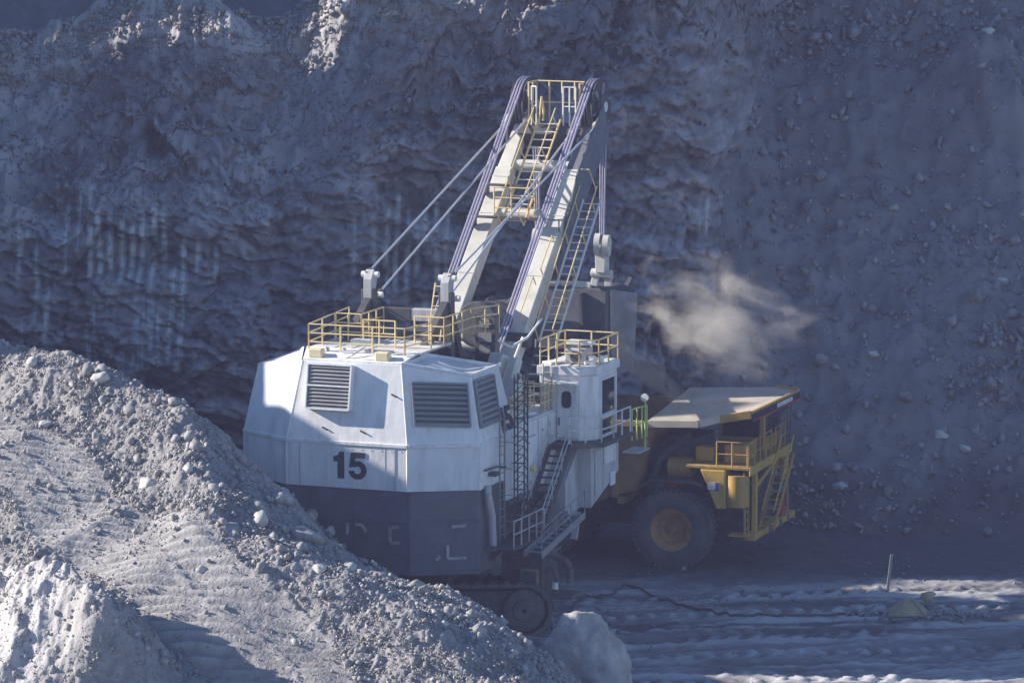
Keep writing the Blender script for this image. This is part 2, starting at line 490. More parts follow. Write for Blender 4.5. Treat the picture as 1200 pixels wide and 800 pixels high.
# the plateau behind the crest with its berm of pushed-up rock, out to the foot of the next bench
TB = np.array(list(np.arange(.1, 3.9, .11)) + [4, 5, 6.5, 8, 11, 15, 20, 26])
Xb, Tb = np.meshgrid(XS, TB, indexing='ij')
cz = CZ[:, -1:]
bermh = (1.8 * np.interp(Xb, [-75, -19, -15, -11, -7, -3, 60], [.9, 1.0, 1.2, 1.0, 0.8, 0.5, .3])) * np.exp(-((Tb - 1.7) / 1.3) ** 2)
Zb = cz + bermh * (1 + 0.30 * fbm(Xb * 0.5, Tb * 0.5, octv=3, s=14)) + (0.16 * fbm(Xb * 2.1, Tb * 2.1, octv=5, s=15, gain=.65) + .14 * (cells(Xb * 1.2, Tb * 1.2, s=16)[0] - .5)) * sstep(0, .5, Tb) - 0.05 * Tb * sstep(2, 5, Tb)
Yb = PY[:, -1:] + Tb
V2 = np.stack([Xb, Yb, Zb], 2)
VV = np.concatenate([V1, V2], 1)
bandt = fbm(X * .05, lay * 2.2, octv=4, s=45)
tone = 1.06 + rocky * (.45 * c1 + .50 * c2 + .45 * c3 + .3 * c4) + .26 * bandt + .16 * fbm(X * .04, lay * 7, octv=3, s=49) * sstep(-.2, .3, bandt) + .18 * fbm(X * .5, H * .5, octv=5, s=46)
tone = np.clip(tone * (1 - .30 * rocky * np.exp(-e2 * 16)), .45, 1.75)  # cracks darkened: shade put into the block tone
T2_ = np.concatenate([tone, 1 + .2 * fbm(Xb * .8, Tb * .8, octv=3, s=47)], 1)
P2 = np.concatenate([powder_lit, np.full(Xb.shape, 0.45)], 1)  # berm paled so that its colour carries the sunlit rim
o = mesh_obj("highwall", VV.reshape(-1, 3), grid_faces(VV.shape[0], VV.shape[1]), M['wall'], attrs={"powder_lit": P2, "tone": T2_})
tag(o, kind='structure')
CRX, CRY, CRZ = XS, PY[:, -1], CZ[:, -1]

# loose stones lying on the upper slope and the ledges
ii = RNG.integers(0, V1.shape[0], 26000); jj = (NV * (1 - .36 * RNG.uniform(size=26000) ** 1.3)).astype(int).clip(0, NV - 1)
Q = V1[ii, jj]
Q = Q[(Q[:, 0] > -21) & (Q[:, 0] < 16)]
UPPER_STONES = Q[:9000] + RNG.normal(size=(len(Q[:9000]), 3)) * .05
# the next bench face, farther back, all in its own shade
XS2 = np.arange(-110, 110, 1.0)
T2 = np.linspace(0, 1, 70)
X, T = np.meshgrid(XS2, T2, indexing='ij')
zb_ = np.interp(X, crest_x, crest_z) - 2
H = zb_ + T * 26
k1, _e = cells(X * 0.22, H * 0.25, s=15)
Yw = 56 + 0.17 * X + T * 13 - 1.6 * fbm(X * .08, H * .1, octv=5, s=23) - 0.8 * k1
o = mesh_obj("upper_highwall", np.stack([X, Yw, H], 2).reshape(-1, 3), grid_faces(len(XS2), len(T2)), M['wall'], attrs={"powder_lit": X * 0, "tone": X * 0 + 1})
tag(o, kind='structure')
# top of everything behind it
o = MB().add([(-110, 50, 40), (110, 88, 40), (110, 500, 46), (-110, 500, 46)], [(0, 1, 2, 3)]).build("upper_ground", M['talus'])
o.location.z = 8.6
o.location.y = 14
tag(o, kind='structure')

# broken rock piled against the wall on the right
def talus_z(x, y):
    base = np.interp(x, [-6, 2, 6, 9, 13, 18, 24, 32, 60], [30, 27.5, 25, 22.5, 19.5, 17.5, 16.5, 16, 15])
    u = y - base
    z = np.where(u > 0, 0.74 * u, 0.25 * u)
    z = z - 1.2 * np.exp(-(u / 2.2) ** 2) * 0 + 0.55 * fbm(x * 0.18, y * 0.18, octv=4, s=33) * sstep(0, 4, u)
    z = z + 0.15 * fbm(x * 1.2, y * 1.2, octv=4, s=35) * sstep(-1, 2, u)
    z = z + 4.6 * np.exp(-((x - 11.5) / 3.6) ** 2) * sstep(2.5, 10.5, u)
    z = z + 0.35 * ridged(x * .5, y * .08, octv=3, s=39) * sstep(3, 9, u) * .6
    k = np.exp(-(((x - 26.5) / 3.0) ** 2 + ((y - 39) / 3.6) ** 2) ** 2)      # rock outcrop near the top right
    c, e = cells(x * .55, y * .5, s=37)
    z = z + k * (2.2 + 1.6 * (c - .5) - .5 * np.exp(-e * 10))
    c, e = cells(x * 1.3, y * 1.3, s=38)
    z = z + .40 * (c - .5) * sstep(0, 2, u)
    c, e = cells(x * 2.6, y * 2.6, s=48)
    z = z + .16 * (c - .5) * sstep(0, 2, u)
    return z - 0.06
tx_ = spaced(-8, 5, 30, 75, 0.16, 2.0)
ty_ = spaced(10, 15, 50, 62, 0.16, 2.0)
X, Y = np.meshgrid(tx_, ty_, indexing='ij')
Z = talus_z(X, Y)
foot_shade = sstep(3.4, .8, Z + 1.1 * fbm(X * .25, Y * .25, octv=4, s=231)) * .85  # shadow along the talus foot, painted in as a dark tint
o = mesh_obj("talus_slope", np.stack([X, Y, Z], 2).reshape(-1, 3), grid_faces(len(tx_), len(ty_)), M['talus'], smooth=False, attrs={"wet_shade": foot_shade})
tag(o, kind='structure')

# unseen wall added on the left, its top shaped to cast the pit's shade
YS3 = np.arange(-16, 75, 0.4)
T3 = np.linspace(0, 1, 40)
Yg, T = np.meshgrid(YS3, T3, indexing='ij')
top = np.interp(Yg, [-17.06, -13.06, -9.06, -6.06, -3.06, -2.26, -1.76, -0.56, 0.84, 1.24, 2.64, 5.94, 6.64, 7.34, 11.44, 12.14, 12.94, 14.14, 14.74, 17.84, 19.24, 19.74, 21.44, 22.54, 25.14, 25.64, 27.94, 29.44, 32.94, 34.94, 36.94, 39.7, 39.95, 40.6, 42.0, 42.8, 43.2, 52, 75], [3.16, 13.16, 15.46, 17.16, 18.66, 19.16, 22.76, 22.56, 22.26, 24.16, 27.16, 27.06, 26.26, 26.86, 27.46, 26.46, 26.96, 27.46, 24.66, 25.56, 25.96, 29.16, 29.16, 25.76, 25.96, 28.16, 29.16, 34.16, 40.16, 44.16, 46.16, 46, 25.8, 26.8, 28.3, 31, 45, 60, 66]) + 0.3 * fbm(Yg * .6, Yg * 0, octv=5, s=51)
H = T * top
Xw = -34 + 0.12 * (top - H) + 0.8 * fbm(Yg * .15, H * .15, octv=5, s=52)
Xe = np.concatenate([Xw, Xw[:, -1:] - 6, Xw[:, -1:] - 60], 1)
He = np.concatenate([H, H[:, -1:] - .5, H[:, -1:] * 0 + 0], 1)
Ye = np.concatenate([Yg, Yg[:, -1:], Yg[:, -1:]], 1)
o = mesh_obj("side_shade_wall", np.stack([Xe, Ye, He], 2).reshape(-1, 3), grid_faces(Xe.shape[0], Xe.shape[1]), M['wall'], attrs={"powder_lit": Xe * 0, "tone": Xe * 0 + 1})
tag(o, kind='structure')

# ------------------------------------------------------------------ spoil pile in the foreground
CU = np.array([-60, -25, -10.0, -7.0, -4.0, -1.0, 2.0, 5.0, 8.0, 9.5, 11.0, 12.5, 14.0, 17.0, 20.0, 23.0, 26.0, 29.0, 32.0, 35.0, 42.0])
CH = np.array([24, 19.0, 14.2, 12.9, 12.2, 11.5, 11.4, 11.15, 10.6, 10.2, 9.6, 9.0, 7.9, 6.9, 5.9, 5.1, 4.4, 3.3, 2.0, 1.0, -3.0]) - 0.12
def pile_uv(x, y):
    """u along the crest, d across it: positive towards the camera"""
    rx, ry = x + 15.2, y + 5.0
    u = rx * .702 - ry * .712
    d = -(rx * .712 + ry * .702)
    return u, d + 0.5 * np.sin(u * .31) + .25 * np.sin(u * .83 + 1)
def spur_uv(x, y):
    ax, ay, bx, by = -14.2, -22.6, -8.4, -28.6
    L_ = math.hypot(bx - ax, by - ay)
    tx, ty = (bx - ax) / L_, (by - ay) / L_
    d = -((x - ax) * -ty + (y - ay) * tx)
    return (x - ax) * tx + (y - ay) * ty, d + .3 * fbm(x * .6, y * .6, octv=3, s=109)
def band(u, d):
    return d - np.interp(u, [0, 7, 15, 22, 30], [2.9, 3.6, 4.4, 5.9, 8.0])
def pile_z(x, y, detail=True):
    u, d = pile_uv(x, y)
    d = d + 0.25 * fbm(x * .35, y * .35, octv=3, s=101)
    zc = np.interp(u, CU, CH)
    dc = 4.2 * sstep(10.5, 17.5, u)
    shoulder = np.where(d > 0, .26 * np.minimum(d, dc), 0)
    zc = zc + shoulder
    dn = d
    d = np.where(d > 0, np.maximum(d - dc, 0), d)
    front = np.interp(d, [0, 1.2, 2.4, 3.0, 7.6, 8.2, 9.6, 14, 40], [0, -.35, -1.25, -1.45, -2.75, -3.3, -4.1, -6.2, -20])
    back = np.interp(-d, [0, .6, 2, 30], [0, -.25, -1.3, -24])
    z = zc + np.where(d > 0, front, back)
    z = z + (0.06 + .16 * np.clip(np.abs(band(u, dn) - 1.9) - 1.7, 0, 1)) * fbm(x * .5, y * .5, octv=4, s=103)
    # the pale spur in the bottom left corner: its left flank faces the sun, its right one drops into a gully
    e2, d2 = spur_uv(x, y)
    prof = np.where(d2 < 0, np.exp(-(d2 / 1.1) ** 2), np.exp(-(d2 / 3.6) ** 2))
    z = z + 1.9 * prof * sstep(-2.0, .8, e2) * sstep(9.5, 7, e2) * (1 + .10 * ridged(x * .9, y * .4, octv=3, s=107))
    z = z - 0.7 * np.exp(-((d2 + 1.9) / 1.2) ** 2) * sstep(-1, 1, e2)
    if detail:
        c, e = cells(x * 1.1, y * 1.1, s=111)
        w = band(u, dn)
        rb = np.where((w > -.1) & (w < 3.8), 0.14, 1.0)
        z = z + rb * (0.12 * (c - .5)) + 0.075 * fbm(x * 2.6, y * 2.6, octv=5, s=113, gain=.72) * np.maximum(rb, .16)
        # dozer grouser marks: two pad widths side by side along the ramp
        wav = np.tanh(2.2 * np.sin((y + .24 * x + .06 * fbm(x, y, octv=2, s=4)) * 2 * math.pi / 0.41))
        for c0, hw in ((.85, .78), (2.75, .85)):
            m_ = sstep(hw + .08, hw - .05, np.abs(w - c0)) * (.5 + .5 * sstep(-.5, .3, fbm(u * .25, w * .5, octv=3, s=115)))
            z = z + m_ * (0.078 * wav - 0.07)
    return z
px_ = spaced(-58, -16.5, 8.0, 16, 0.055, 1.5)
py_ = spaced(-46, -30, -3.0, 18, 0.06, 1.5)
X, Y = np.meshgrid(px_, py_, indexing='ij')
Z = pile_z(X, Y)
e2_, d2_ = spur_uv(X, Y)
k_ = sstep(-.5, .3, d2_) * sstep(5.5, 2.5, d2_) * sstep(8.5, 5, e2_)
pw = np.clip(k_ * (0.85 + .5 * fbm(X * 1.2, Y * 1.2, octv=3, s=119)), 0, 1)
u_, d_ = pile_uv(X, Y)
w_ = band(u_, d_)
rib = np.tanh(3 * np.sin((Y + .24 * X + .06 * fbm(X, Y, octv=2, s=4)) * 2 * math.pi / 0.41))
pw = np.maximum(pw, (.22 + .24 * rib) * sstep(-.2, .2, w_) * sstep(3.8, 3.4, w_) * sstep(-.7, .1, fbm(X * .4, Y * .4, octv=3, s=121)))  # ribs paler, gaps darker: grazing light painted into the track marks
Vp = np.stack([X, Y, Z], 2).reshape(-1, 3)
F_ = grid_faces(len(px_), len(py_))
keep = Vp[F_[:, 0], 2] > -1.0
used, inv = np.unique(F_[keep], return_inverse=True)
o = mesh_obj("spoil_slope", Vp[used], inv.reshape(-1, 4), M['spoil'], smooth=False, attrs={"powder_lit": pw.ravel()[used]})
tag(o, kind='structure')

# ------------------------------------------------------------------ stones
def ico(sub):
    bm = bmesh.new()
    bmesh.ops.create_icosphere(bm, subdivisions=sub, radius=1.0)
    v = np.array([p.co[:] for p in bm.verts]); f = np.array([[q.index for q in p.verts] for p in bm.faces])
    bm.free()
    return v, f
ICO = {k: ico(k) for k in (1, 2, 3, 5)}
def hull(npts, seed, squash=(1, .85, .7)):
    """angular chip of rock: the convex hull of a few random points"""
    r = np.random.default_rng(seed)
    p = r.normal(size=(npts, 3)); p /= np.linalg.norm(p, axis=1)[:, None]
    p *= r.uniform(.75, 1.05, size=(npts, 1)) * np.array(squash)
    bm = bmesh.new()
    for q in p: bm.verts.new(q)
    res = bmesh.ops.convex_hull(bm, input=bm.verts)
    bmesh.ops.delete(bm, geom=list({e for e in res["geom_interior"] if isinstance(e, bmesh.types.BMVert)}), context='VERTS')
    bmesh.ops.triangulate(bm, faces=bm.faces)
    bm.verts.index_update()
    v = np.array([q.co[:] for q in bm.verts]); f = np.array([[w.index for w in q.verts] for q in bm.faces])
    bm.free()
    return v, f
def rock_shape(sub, seed, squash=(1, .85, .7), planes=7, rough=0.12):
    """faceted boulder: a sphere cut by random planes, edges chipped by noise"""
    v, f = ICO[sub]
    v = v.copy()
    r = np.random.default_rng(seed)
    N_ = r.normal(size=(planes * 2 + 4, 3)); N_ /= np.linalg.norm(N_, axis=1)[:, None]
    K_ = r.uniform(.50, .86, size=len(N_))
    dots = v @ N_.T
    sc_ = np.min(np.where(dots > 1e-3, K_ / np.maximum(dots, 1e-3), 9.0), axis=1)
    v = v * np.minimum(sc_, 1.0)[:, None]
    v = v * (1 + rough * .6 * fbm(v[:, 0] * 3 + seed, v[:, 1] * 3, v[:, 2] * 3, octv=4, s=seed, gain=.6))[:, None]
    return v * 1.18 * np.array(squash), f
def rotm(r):
    q = r.normal(size=4); q /= np.linalg.norm(q)
    w, x, y, z = q
    return np.array([[1 - 2 * (y * y + z * z), 2 * (x * y - z * w), 2 * (x * z + y * w)], [2 * (x * y + z * w), 1 - 2 * (x * x + z * z), 2 * (y * z - x * w)], [2 * (x * z - y * w), 2 * (y * z + x * w), 1 - 2 * (x * x + y * y)]])
def scatter(name, pts, sizes, m, sub=1, label=None, seed=1, sink=0.25):
    shapes = [hull(9 if sub == 1 else 15, 50 + i, (1, .8 + .02 * i, .62 + .03 * i)) for i in range(10)]
    r = np.random.default_rng(seed)
    VS, FS, n = [], [], 0
    for i in range(len(pts)):
        v, f = shapes[r.integers(10)]
        vv = (v @ rotm(r).T) * sizes[i] + pts[i] + np.array([0, 0, sizes[i] * (1 - sink) * .6])
        VS.append(vv); FS.append(f + n); n += len(v)
    o = mesh_obj(name, np.concatenate(VS), np.concatenate(FS), m)
    tag(o, kind='stuff')
    if label: o['label'] = label
    return o
# rubble on the spoil slope
n = 170000
x = RNG.uniform(-17, 8.5, n); y = RNG.uniform(-30, -4, n)
u_, d_ = pile_uv(x, y)
w_ = band(u_, d_)
dens = np.where((w_ > 0) & (w_ < 3.6), .09, .80) * np.where(d_ < -3.5, .5, 1) * np.where(np.hypot((x + 13) / 3.4, (y + 26) / 4) < 1, .3, 1)
dens = dens * (0.55 + 0.6 * sstep(-.4, .5, fbm(x * .5, y * .5, octv=3, s=131)))
k = RNG.uniform(size=n) < dens
x, y = x[k], y[k]
z = pile_z(x, y, False)
sz = np.clip(0.025 * np.exp(np.abs(RNG.normal(size=len(x))) * .60) * np.where(RNG.uniform(size=len(x)) < .02, 2.6, 1), .024, .34)
kk = z > -.2
small = kk & (sz < .11); bigm = kk & (sz >= .11)
P = np.stack([x, y, z], 1)
scatter("rubble", P[small], sz[small], M['stone'], 1, "small grey broken rubble strewn over the sunlit spoil slope", 3)
scatter("rubble", P[bigm], sz[bigm], M['stone'], 2, "fist to head sized broken stones strewn over the sunlit spoil slope", 4)
# stones on the talus
n = 17000
x = RNG.uniform(2, 32, n); y = RNG.uniform(15, 46, n)
z = talus_z(x, y)
k = (z > 0.15) & (RNG.uniform(size=n) < .22 + .78 * sstep(-.2, .5, fbm(x * .16, y * .16, octv=4, s=141)))
x, y, z = x[k], y[k], z[k]
sz = np.clip(0.085 * np.exp(np.abs(RNG.normal(size=len(x))) * .65), .06, .5)
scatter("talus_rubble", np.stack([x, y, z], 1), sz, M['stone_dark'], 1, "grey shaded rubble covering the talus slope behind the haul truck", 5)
# stones along the crest berm and on the wall ledges
n = 5000
x = RNG.uniform(-22, -2, n); t = RNG.uniform(.0, 2.8, n)
y = np.interp(x, CRX, CRY) + t
z = np.interp(x, CRX, CRZ) + 1.8 * np.interp(x, [-19, -15, -11, -7, -3], [1, 1.2, 1, .8, .5]) * np.exp(-((t - 1.7) / 1.3) ** 2)
sz = np.clip(0.05 * np.exp(np.abs(RNG.normal(size=n)) * .65), .045, .3)
scatter("crest_rubble", np.stack([x, y, z], 1), sz, M['stone'], 1, "sunlit broken rock heaped along the crest of the highwall", 6)
sz = np.clip(0.05 * np.exp(np.abs(RNG.normal(size=len(UPPER_STONES))) * .6), .04, .3)
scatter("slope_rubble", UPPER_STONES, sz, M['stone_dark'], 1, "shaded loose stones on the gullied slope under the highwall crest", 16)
# clods on the pit floor
n = 1500
x = RNG.uniform(0, 27, n); y = RNG.uniform(-16, 13, n)
k = fbm(x * .2, y * .5, octv=3, s=151) > 0.05
x, y = x[k], y[k]
scatter("floor_clods", np.stack([x, y, floor_z(x, y)], 1), np.clip(.035 * np.exp(np.abs(RNG.normal(size=len(x))) * .6), .03, .16), M['stone_dark'], 1, "loose clods lying about the rutted pit floor", 7)

CAMP = np.array([3.66, -176.4, 35.7])
def ray_to(px, py, zf, t0, t1, n=900):
    """where the sight line through a photograph pixel meets the ground surface zf"""
    p = rad(8)
    fw = np.array([0, math.cos(p), -math.sin(p)]); up = np.array([0, math.sin(p), math.cos(p)])
    d = fw + np.array([1, 0, 0]) * (px - 600) / 5400 - up * (py - 400) / 5400
    t = np.linspace(t0, t1, n)
    q = CAMP + t[:, None] * d
    zz = zf(q[:, 0], q[:, 1])
    i = np.argmax(q[:, 2] < zz)
    return q[i] if q[i][2] < zz[i] else None
def boulder(p, r, seed, label, m, squash=(1, .85, .75), sub=3, rz=0.0, group=None, lift=.25, planes=8, rough=.10):
    v, f = rock_shape(sub, seed, squash, planes=planes, rough=rough)
    c, s = math.cos(rz), math.sin(rz)
    v = v @ np.array([[c, s, 0], [-s, c, 0], [0, 0, 1]])
    o = mesh_obj("boulder", v * r, f, m)
    o.location = (p[0], p[1], p[2] + r * lift)
    return tag(o, label, "boulder", group)
G = "boulders on the spoil slope"
for i, (bx, by, br, m_, lab) in enumerate([
    (117, 447, 16, 'stone_pale', "large pale boulder near the crest at the upper left of the spoil slope"),
    (38, 427, 11, 'stone_pale', "pale slab of rock on the spoil crest at the far left edge"),
    (10, 447, 10, 'stone', "rounded grey boulder at the left picture edge just under the spoil crest"),
    (53, 499, 10, 'stone_pale', "egg shaped pale boulder beside the upper dozer track marks"),
    (153, 484, 11, 'stone', "grey boulder right below the largest pale crest boulder"),
    (113, 512, 8, 'stone', "small grey boulder between the dozer tracks and the rubble band"),
    (176, 571, 15, 'stone_pale', "smooth flat pale boulder lying at the upper edge of the dozer tracks"),
    (220, 551, 8, 'stone_pale', "small pale block uphill and right of the smooth flat boulder"),
    (243, 560, 8, 'stone', "small grey block in the rubble left of the shovel's white corner"),
    (262, 506, 9, 'stone', "grey boulder on the crest just left of the shovel's counterweight"),
    (328, 589, 21, 'stone', "upright craggy boulder on the crest against the black counterweight"),
    (304, 614, 16, 'stone_pale', "long pale slab leaning below the craggy crest boulder"),
    (358, 634, 19, 'stone', "broad grey boulder on the crest in front of the counterweight's left half"),
    (387, 624, 10, 'stone_pale', "pale knobbly boulder on the crest under the number 15"),
    (375, 668, 9, 'stone_pale', "small bright block in the rubble below the broad grey boulder"),
    (411, 668, 10, 'stone_pale', "bright angular block right of the small bright block, below the crest"),
    (448, 660, 11, 'stone', "shaded grey boulder on the crest below the middle of the counterweight"),
    (237, 668, 7, 'stone_pale', "single small round pale stone in the middle of the track marks"),
    (520, 733, 8, 'stone_pale', "small pointed sunlit rock on the lower end of the crest"),
    (487, 690, 12, 'stone', "shaded boulder at the crest where the counterweight ends"),
    (28, 742, 9, 'stone', "grey stone embedded in the pale knob at the bottom left corner"),
    (105, 704, 8, 'stone', "dark stone on top of the pale knob at the bottom left"),
    (560, 742, 13, 'stone', "shaded block low on the crest beneath the shovel's crawler track"),
    (600, 768, 12, 'stone', "shaded block leaning against the left side of the largest boulder"),
]):
    q = ray_to(bx, by, lambda a, b: pile_z(a, b, False), 135, 180)
    if q is None:
        continue
    boulder(q, br / 5400 * (q[1] - CAMP[1]) * 1.02, 200 + i, lab, M[m_], group=G, rz=i * 1.3, squash=(1, .8, .62 + .25 * ((i * 7) % 5) / 5))
n = 260
a_ = RNG.uniform(0, 2 * math.pi, n); r_ = 1.7 + np.abs(RNG.normal(size=n)) * .9
x = 6.3 + r_ * np.cos(a_); y = -15 + r_ * np.sin(a_)
scatter("boulder_debris", np.stack([x, y, floor_z(x, y)], 1), np.clip(.06 * np.exp(np.abs(RNG.normal(size=n)) * .8), .05, .4), M['stone'], 2, "broken debris lying round the foot of the largest boulder", 10)
q = (6.25, -15.0, 1.45)
boulder(q, 2.2, 236, "largest boulder, tall grey rock with a sunlit tip standing on the pit floor", M['boulder_rock'], squash=(1.0, .95, 1.05), sub=5, lift=.0, rz=1.2, planes=16, rough=.20)
# boulders on the talus
G = "boulders on the talus slope"
for i, (bx, by, br, lab) in enumerate([
    (1103, 512, 11, "pale block low on the talus slope right of the haul truck"),
    (985, 572, 14, "flat pale slab at the foot of the talus just right of the haul truck"),
    (1130, 527, 10, "grey block just right of the pale block on the lower talus"),
    (1024, 417, 9, "pale slab halfway up the talus slope above the truck's canopy"),
    (1048, 245, 10, "grey boulder high on the talus under the right hand outcrop"),
    (1158, 38, 9, "pale slab at the very top right of the slope"),
    (1174, 330, 9, "pale flat stone by the right picture edge halfway up the talus"),
    (1085, 78, 8, "small grey block on the upper slope left of the outcrop"),
    (990, 141, 8, "small grey block under the wall's overhanging corner"),
]):
    q = ray_to(bx, by, talus_z, 185, 240)
    if q is None:
        continue
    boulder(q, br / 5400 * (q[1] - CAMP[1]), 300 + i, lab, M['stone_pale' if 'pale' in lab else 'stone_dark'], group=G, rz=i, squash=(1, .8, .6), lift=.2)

# ------------------------------------------------------------------ the shovel
S = thing("mining_shovel", "giant white and black electric rope shovel numbered 15 loading the yellow haul truck", "excavator", (0, 0, 0), -rad(21))
V_ = Vector
def P3(r, f, z): return V_((r, f, z))
def panel(name, poly, m, parent=S, th=0.07, bevel=0.012, label=None):
    a, b, c = V_(poly[0]), V_(poly[1]), V_(poly[2])
    n = (b - a).cross(c - a).normalized()
    o = MB().prism([V_(p) - n * th / 2 for p in poly], n * th).build(name, m, parent, bevel=bevel)
    if label: o['label'] = label
    return o
def railing(pts, h=1.0, posts=1.2, r=0.028, mids=1, m=M['rail'], parent=S, name="handrail", closed=False, kick=False):
    b = MB()
    pts = [V_(p) for p in pts]
    if closed: pts.append(pts[0])
    up = V_((0, 0, 1))
    for a, c in zip(pts[:-1], pts[1:]):
        for k in range(mids + 1):
            hh = h * (k + 1) / (mids + 1)
            b.tube(a + up * hh, c + up * hh, r, n=6)
        nn = max(1, round((c - a).length / posts))
        for k in range(nn + 1):
            q = a.lerp(c, k / nn)
            b.tube(q, q + up * (h + .01), r * 1.1, n=6)
        if kick:
            b.bar(a + up * .06, c + up * .06, .02, .12)
    return b.build(name, m, parent)
A0, A1, A2 = 2.45, 4.8, -7.0
CF = -5.64
low, mid, topz = 6.3, 8.0, 10.95
pan = lambda poly, m=M['white_dented'], **k: panel("wall_panel", poly, m, **k)
# upper band
pan([(-2.45, -7, mid), (2.45, -7, mid), (2.0, -6.45, topz), (-2.0, -6.45, topz)])
pan([(2.45, -7, mid), (A1, CF, mid), (4.3, -5.35, 10.5), (2.0, -6.45, topz)])
pan([(-A1, CF, mid), (-2.45, -7, mid), (-2.0, -6.45, topz), (-4.3, -5.35, 10.5)])
pan([(A1, CF, mid), (A1, -2.1, mid), (4.3, -2.5, 10.5), (4.3, -5.35, 10.5)])
pan([(-A1, -2.1, mid), (-A1, CF, mid), (-4.3, -5.35, 10.5), (-4.3, -2.5, 10.5)])
# lower band
pan([(-2.45, -7, low), (2.45, -7, low), (2.45, -7, mid), (-2.45, -7, mid)])
pan([(2.45, -7, low), (A1, CF, low), (A1, CF, mid), (2.45, -7, mid)])
pan([(-A1, CF, low), (-2.45, -7, low), (-2.45, -7, mid), (-A1, CF, mid)])
pan([(A1, CF, low), (A1, -3.2, low), (A1, -3.2, mid), (A1, CF, mid)])
pan([(-A1, -3.2, low), (-A1, CF, low), (-A1, CF, mid), (-A1, -3.2, mid)])
# side house ahead of it
pan([(4.88, -3.2, 5.5), (4.88, 2.9, 5.5), (4.88, 2.9, 8.15), (4.88, -3.2, 8.15)])
pan([(-4.88, 2.9, 5.5), (-4.88, -3.2, 5.5), (-4.88, -3.2, 8.15), (-4.88, 2.9, 8.15)])
pan([(4.88, -3.2, 5.5), (A1, -3.2, 5.5), (A1, -3.2, 8.1), (4.88, -3.2, 8.1)])
# belt and corner trims
b = MB()
ring = [(-A1, -2.2), (-A1, CF), (-2.45, -7), (2.45, -7), (A1, CF), (A1, -2.2)]
for (x0, y0), (x1, y1) in zip(ring[:-1], ring[1:]):
    b.bar((x0, y0, mid), (x1, y1, mid), .16, .14)
b.build("belt_trim", M['white'], S, bevel=.02)
for s in (-1, 1):
    for p_, q_, r_ in (((s * 2.45, -7.02, low), (s * 2.45, -7.02, mid), .045), ((s * A1, CF, low), (s * A1, CF, mid), .05), ((s * 2.45, -7.02, mid), (s * 2.0, -6.47, topz), .035), ((s * A1, CF, mid), (s * 4.3, -5.35, 10.5), .045)):
        MB().tube(p_, q_, r_, n=6).build("corner_trim", M['white'], S)
b = MB()
for s in ():
    b.tube((s * 2.45, -7.02, low), (s * 2.45, -7.02, mid), .045, n=6)
    b.tube((s * A1, CF, low), (s * A1, CF, mid), .05, n=6)
    b.tube((s * 2.45, -7.02, mid), (s * 2.0, -6.47, topz), .035, n=6)
    b.tube((s * A1, CF, mid), (s * 4.3, -5.35, 10.5), .045, n=6)
for u in np.linspace(-2.2, 2.2, 12):
    b.tube((u, -7.055, 6.5), (u, -7.035, 6.5), .02, n=6)
    b.tube((u, -7.055, 7.8), (u, -7.035, 7.8), .02, n=6)
b.bar((-2.0, -6.86, 8.85), (2.0, -6.86, 8.85), .02, .03)
b.bar((-.75, -7.04, 6.3), (-.75, -7.04, 7.95), .012, .02)
b.bar((1.55, -7.04, 6.3), (1.55, -7.04, 7.95), .012, .02)
tag(b.build("bolt_heads", M['white'], S), kind='stuff')
for u in (-1.9, 1.95):
    MB().bar((u, -7.045, 6.35), (u, -7.045, 7.9), .02, .05).build("panel_seam", M['grey_white'], S)
for x_, z_ in ((-1.0, 8.55), (.55, 8.5), (1.7, 9.9)):
    y_ = -7 + .55 * (z_ - 8) / 2.95
    MB().bar((x_, y_ - .10, z_), (x_ + .22, y_ - .10, z_ - .1), .05, .06).build("lifting_lug", M['dark'], S)
# roof
def slab(poly, m=M['roof'], name="roof_panel", th=.09, parent=S):
    return MB().prism([V_(p) for p in poly], (0, 0, th)).build(name, m, parent, bevel=.01)
slab([(-2.0, -6.45, 10.93), (2.0, -6.45, 10.93), (2.3, -5.4, 11.25), (-2.3, -5.4, 11.25)], M['white'])
slab([(2.05, -6.45, 10.93), (4.36, -5.36, 10.48), (4.36, -2.4, 10.48), (2.5, -5.2, 11.2)])
slab([(-2.05, -6.45, 10.93), (-4.36, -5.36, 10.48), (-4.36, -2.4, 10.48), (-2.5, -5.2, 11.2)])
MB().prism([(2.0, -6.5, 10.98), (4.4, -5.38, 10.53), (4.4, -5.34, 10.60), (2.0, -6.44, 11.06)], (0, .08, 0)).bar((4.36, -5.36, 10.56), (4.36, -2.4, 10.56), .1, .12).build("roof_edge", M['white'], S)
MB().box(-2.3, 2.3, -5.4, -2.2, 11.2, 11.28).build("roof_walkway", M['roof'], S)
MB().box(-4.25, 2.6, -5.2, 2.0, 9.9, 10.0).build("machinery_deck", M['dark'], S)
pan([(-4.3, -2.4, 8.2), (4.3, -2.4, 8.2), (4.3, -2.4, 10.45), (-4.3, -2.4, 10.45)], M['grey_white'])
# lower side roof with its bright sheet metal hatch
MB().box(-4.9, 4.9, -2.2, 3.0, 8.16, 8.24).build("side_roof", M['white'], S, bevel=.02)
MB().bar((4.1, -.8, 8.33), (4.75, .1, 8.4), .5, .1).build("roof_hatch", M['rail_white'], S, bevel=.02)
# house core so that nothing shows through
MB().box(-4.7, 4.7, -5.5, 2.8, 5.6, 8.1).build("machinery_room", M['dark'], S)
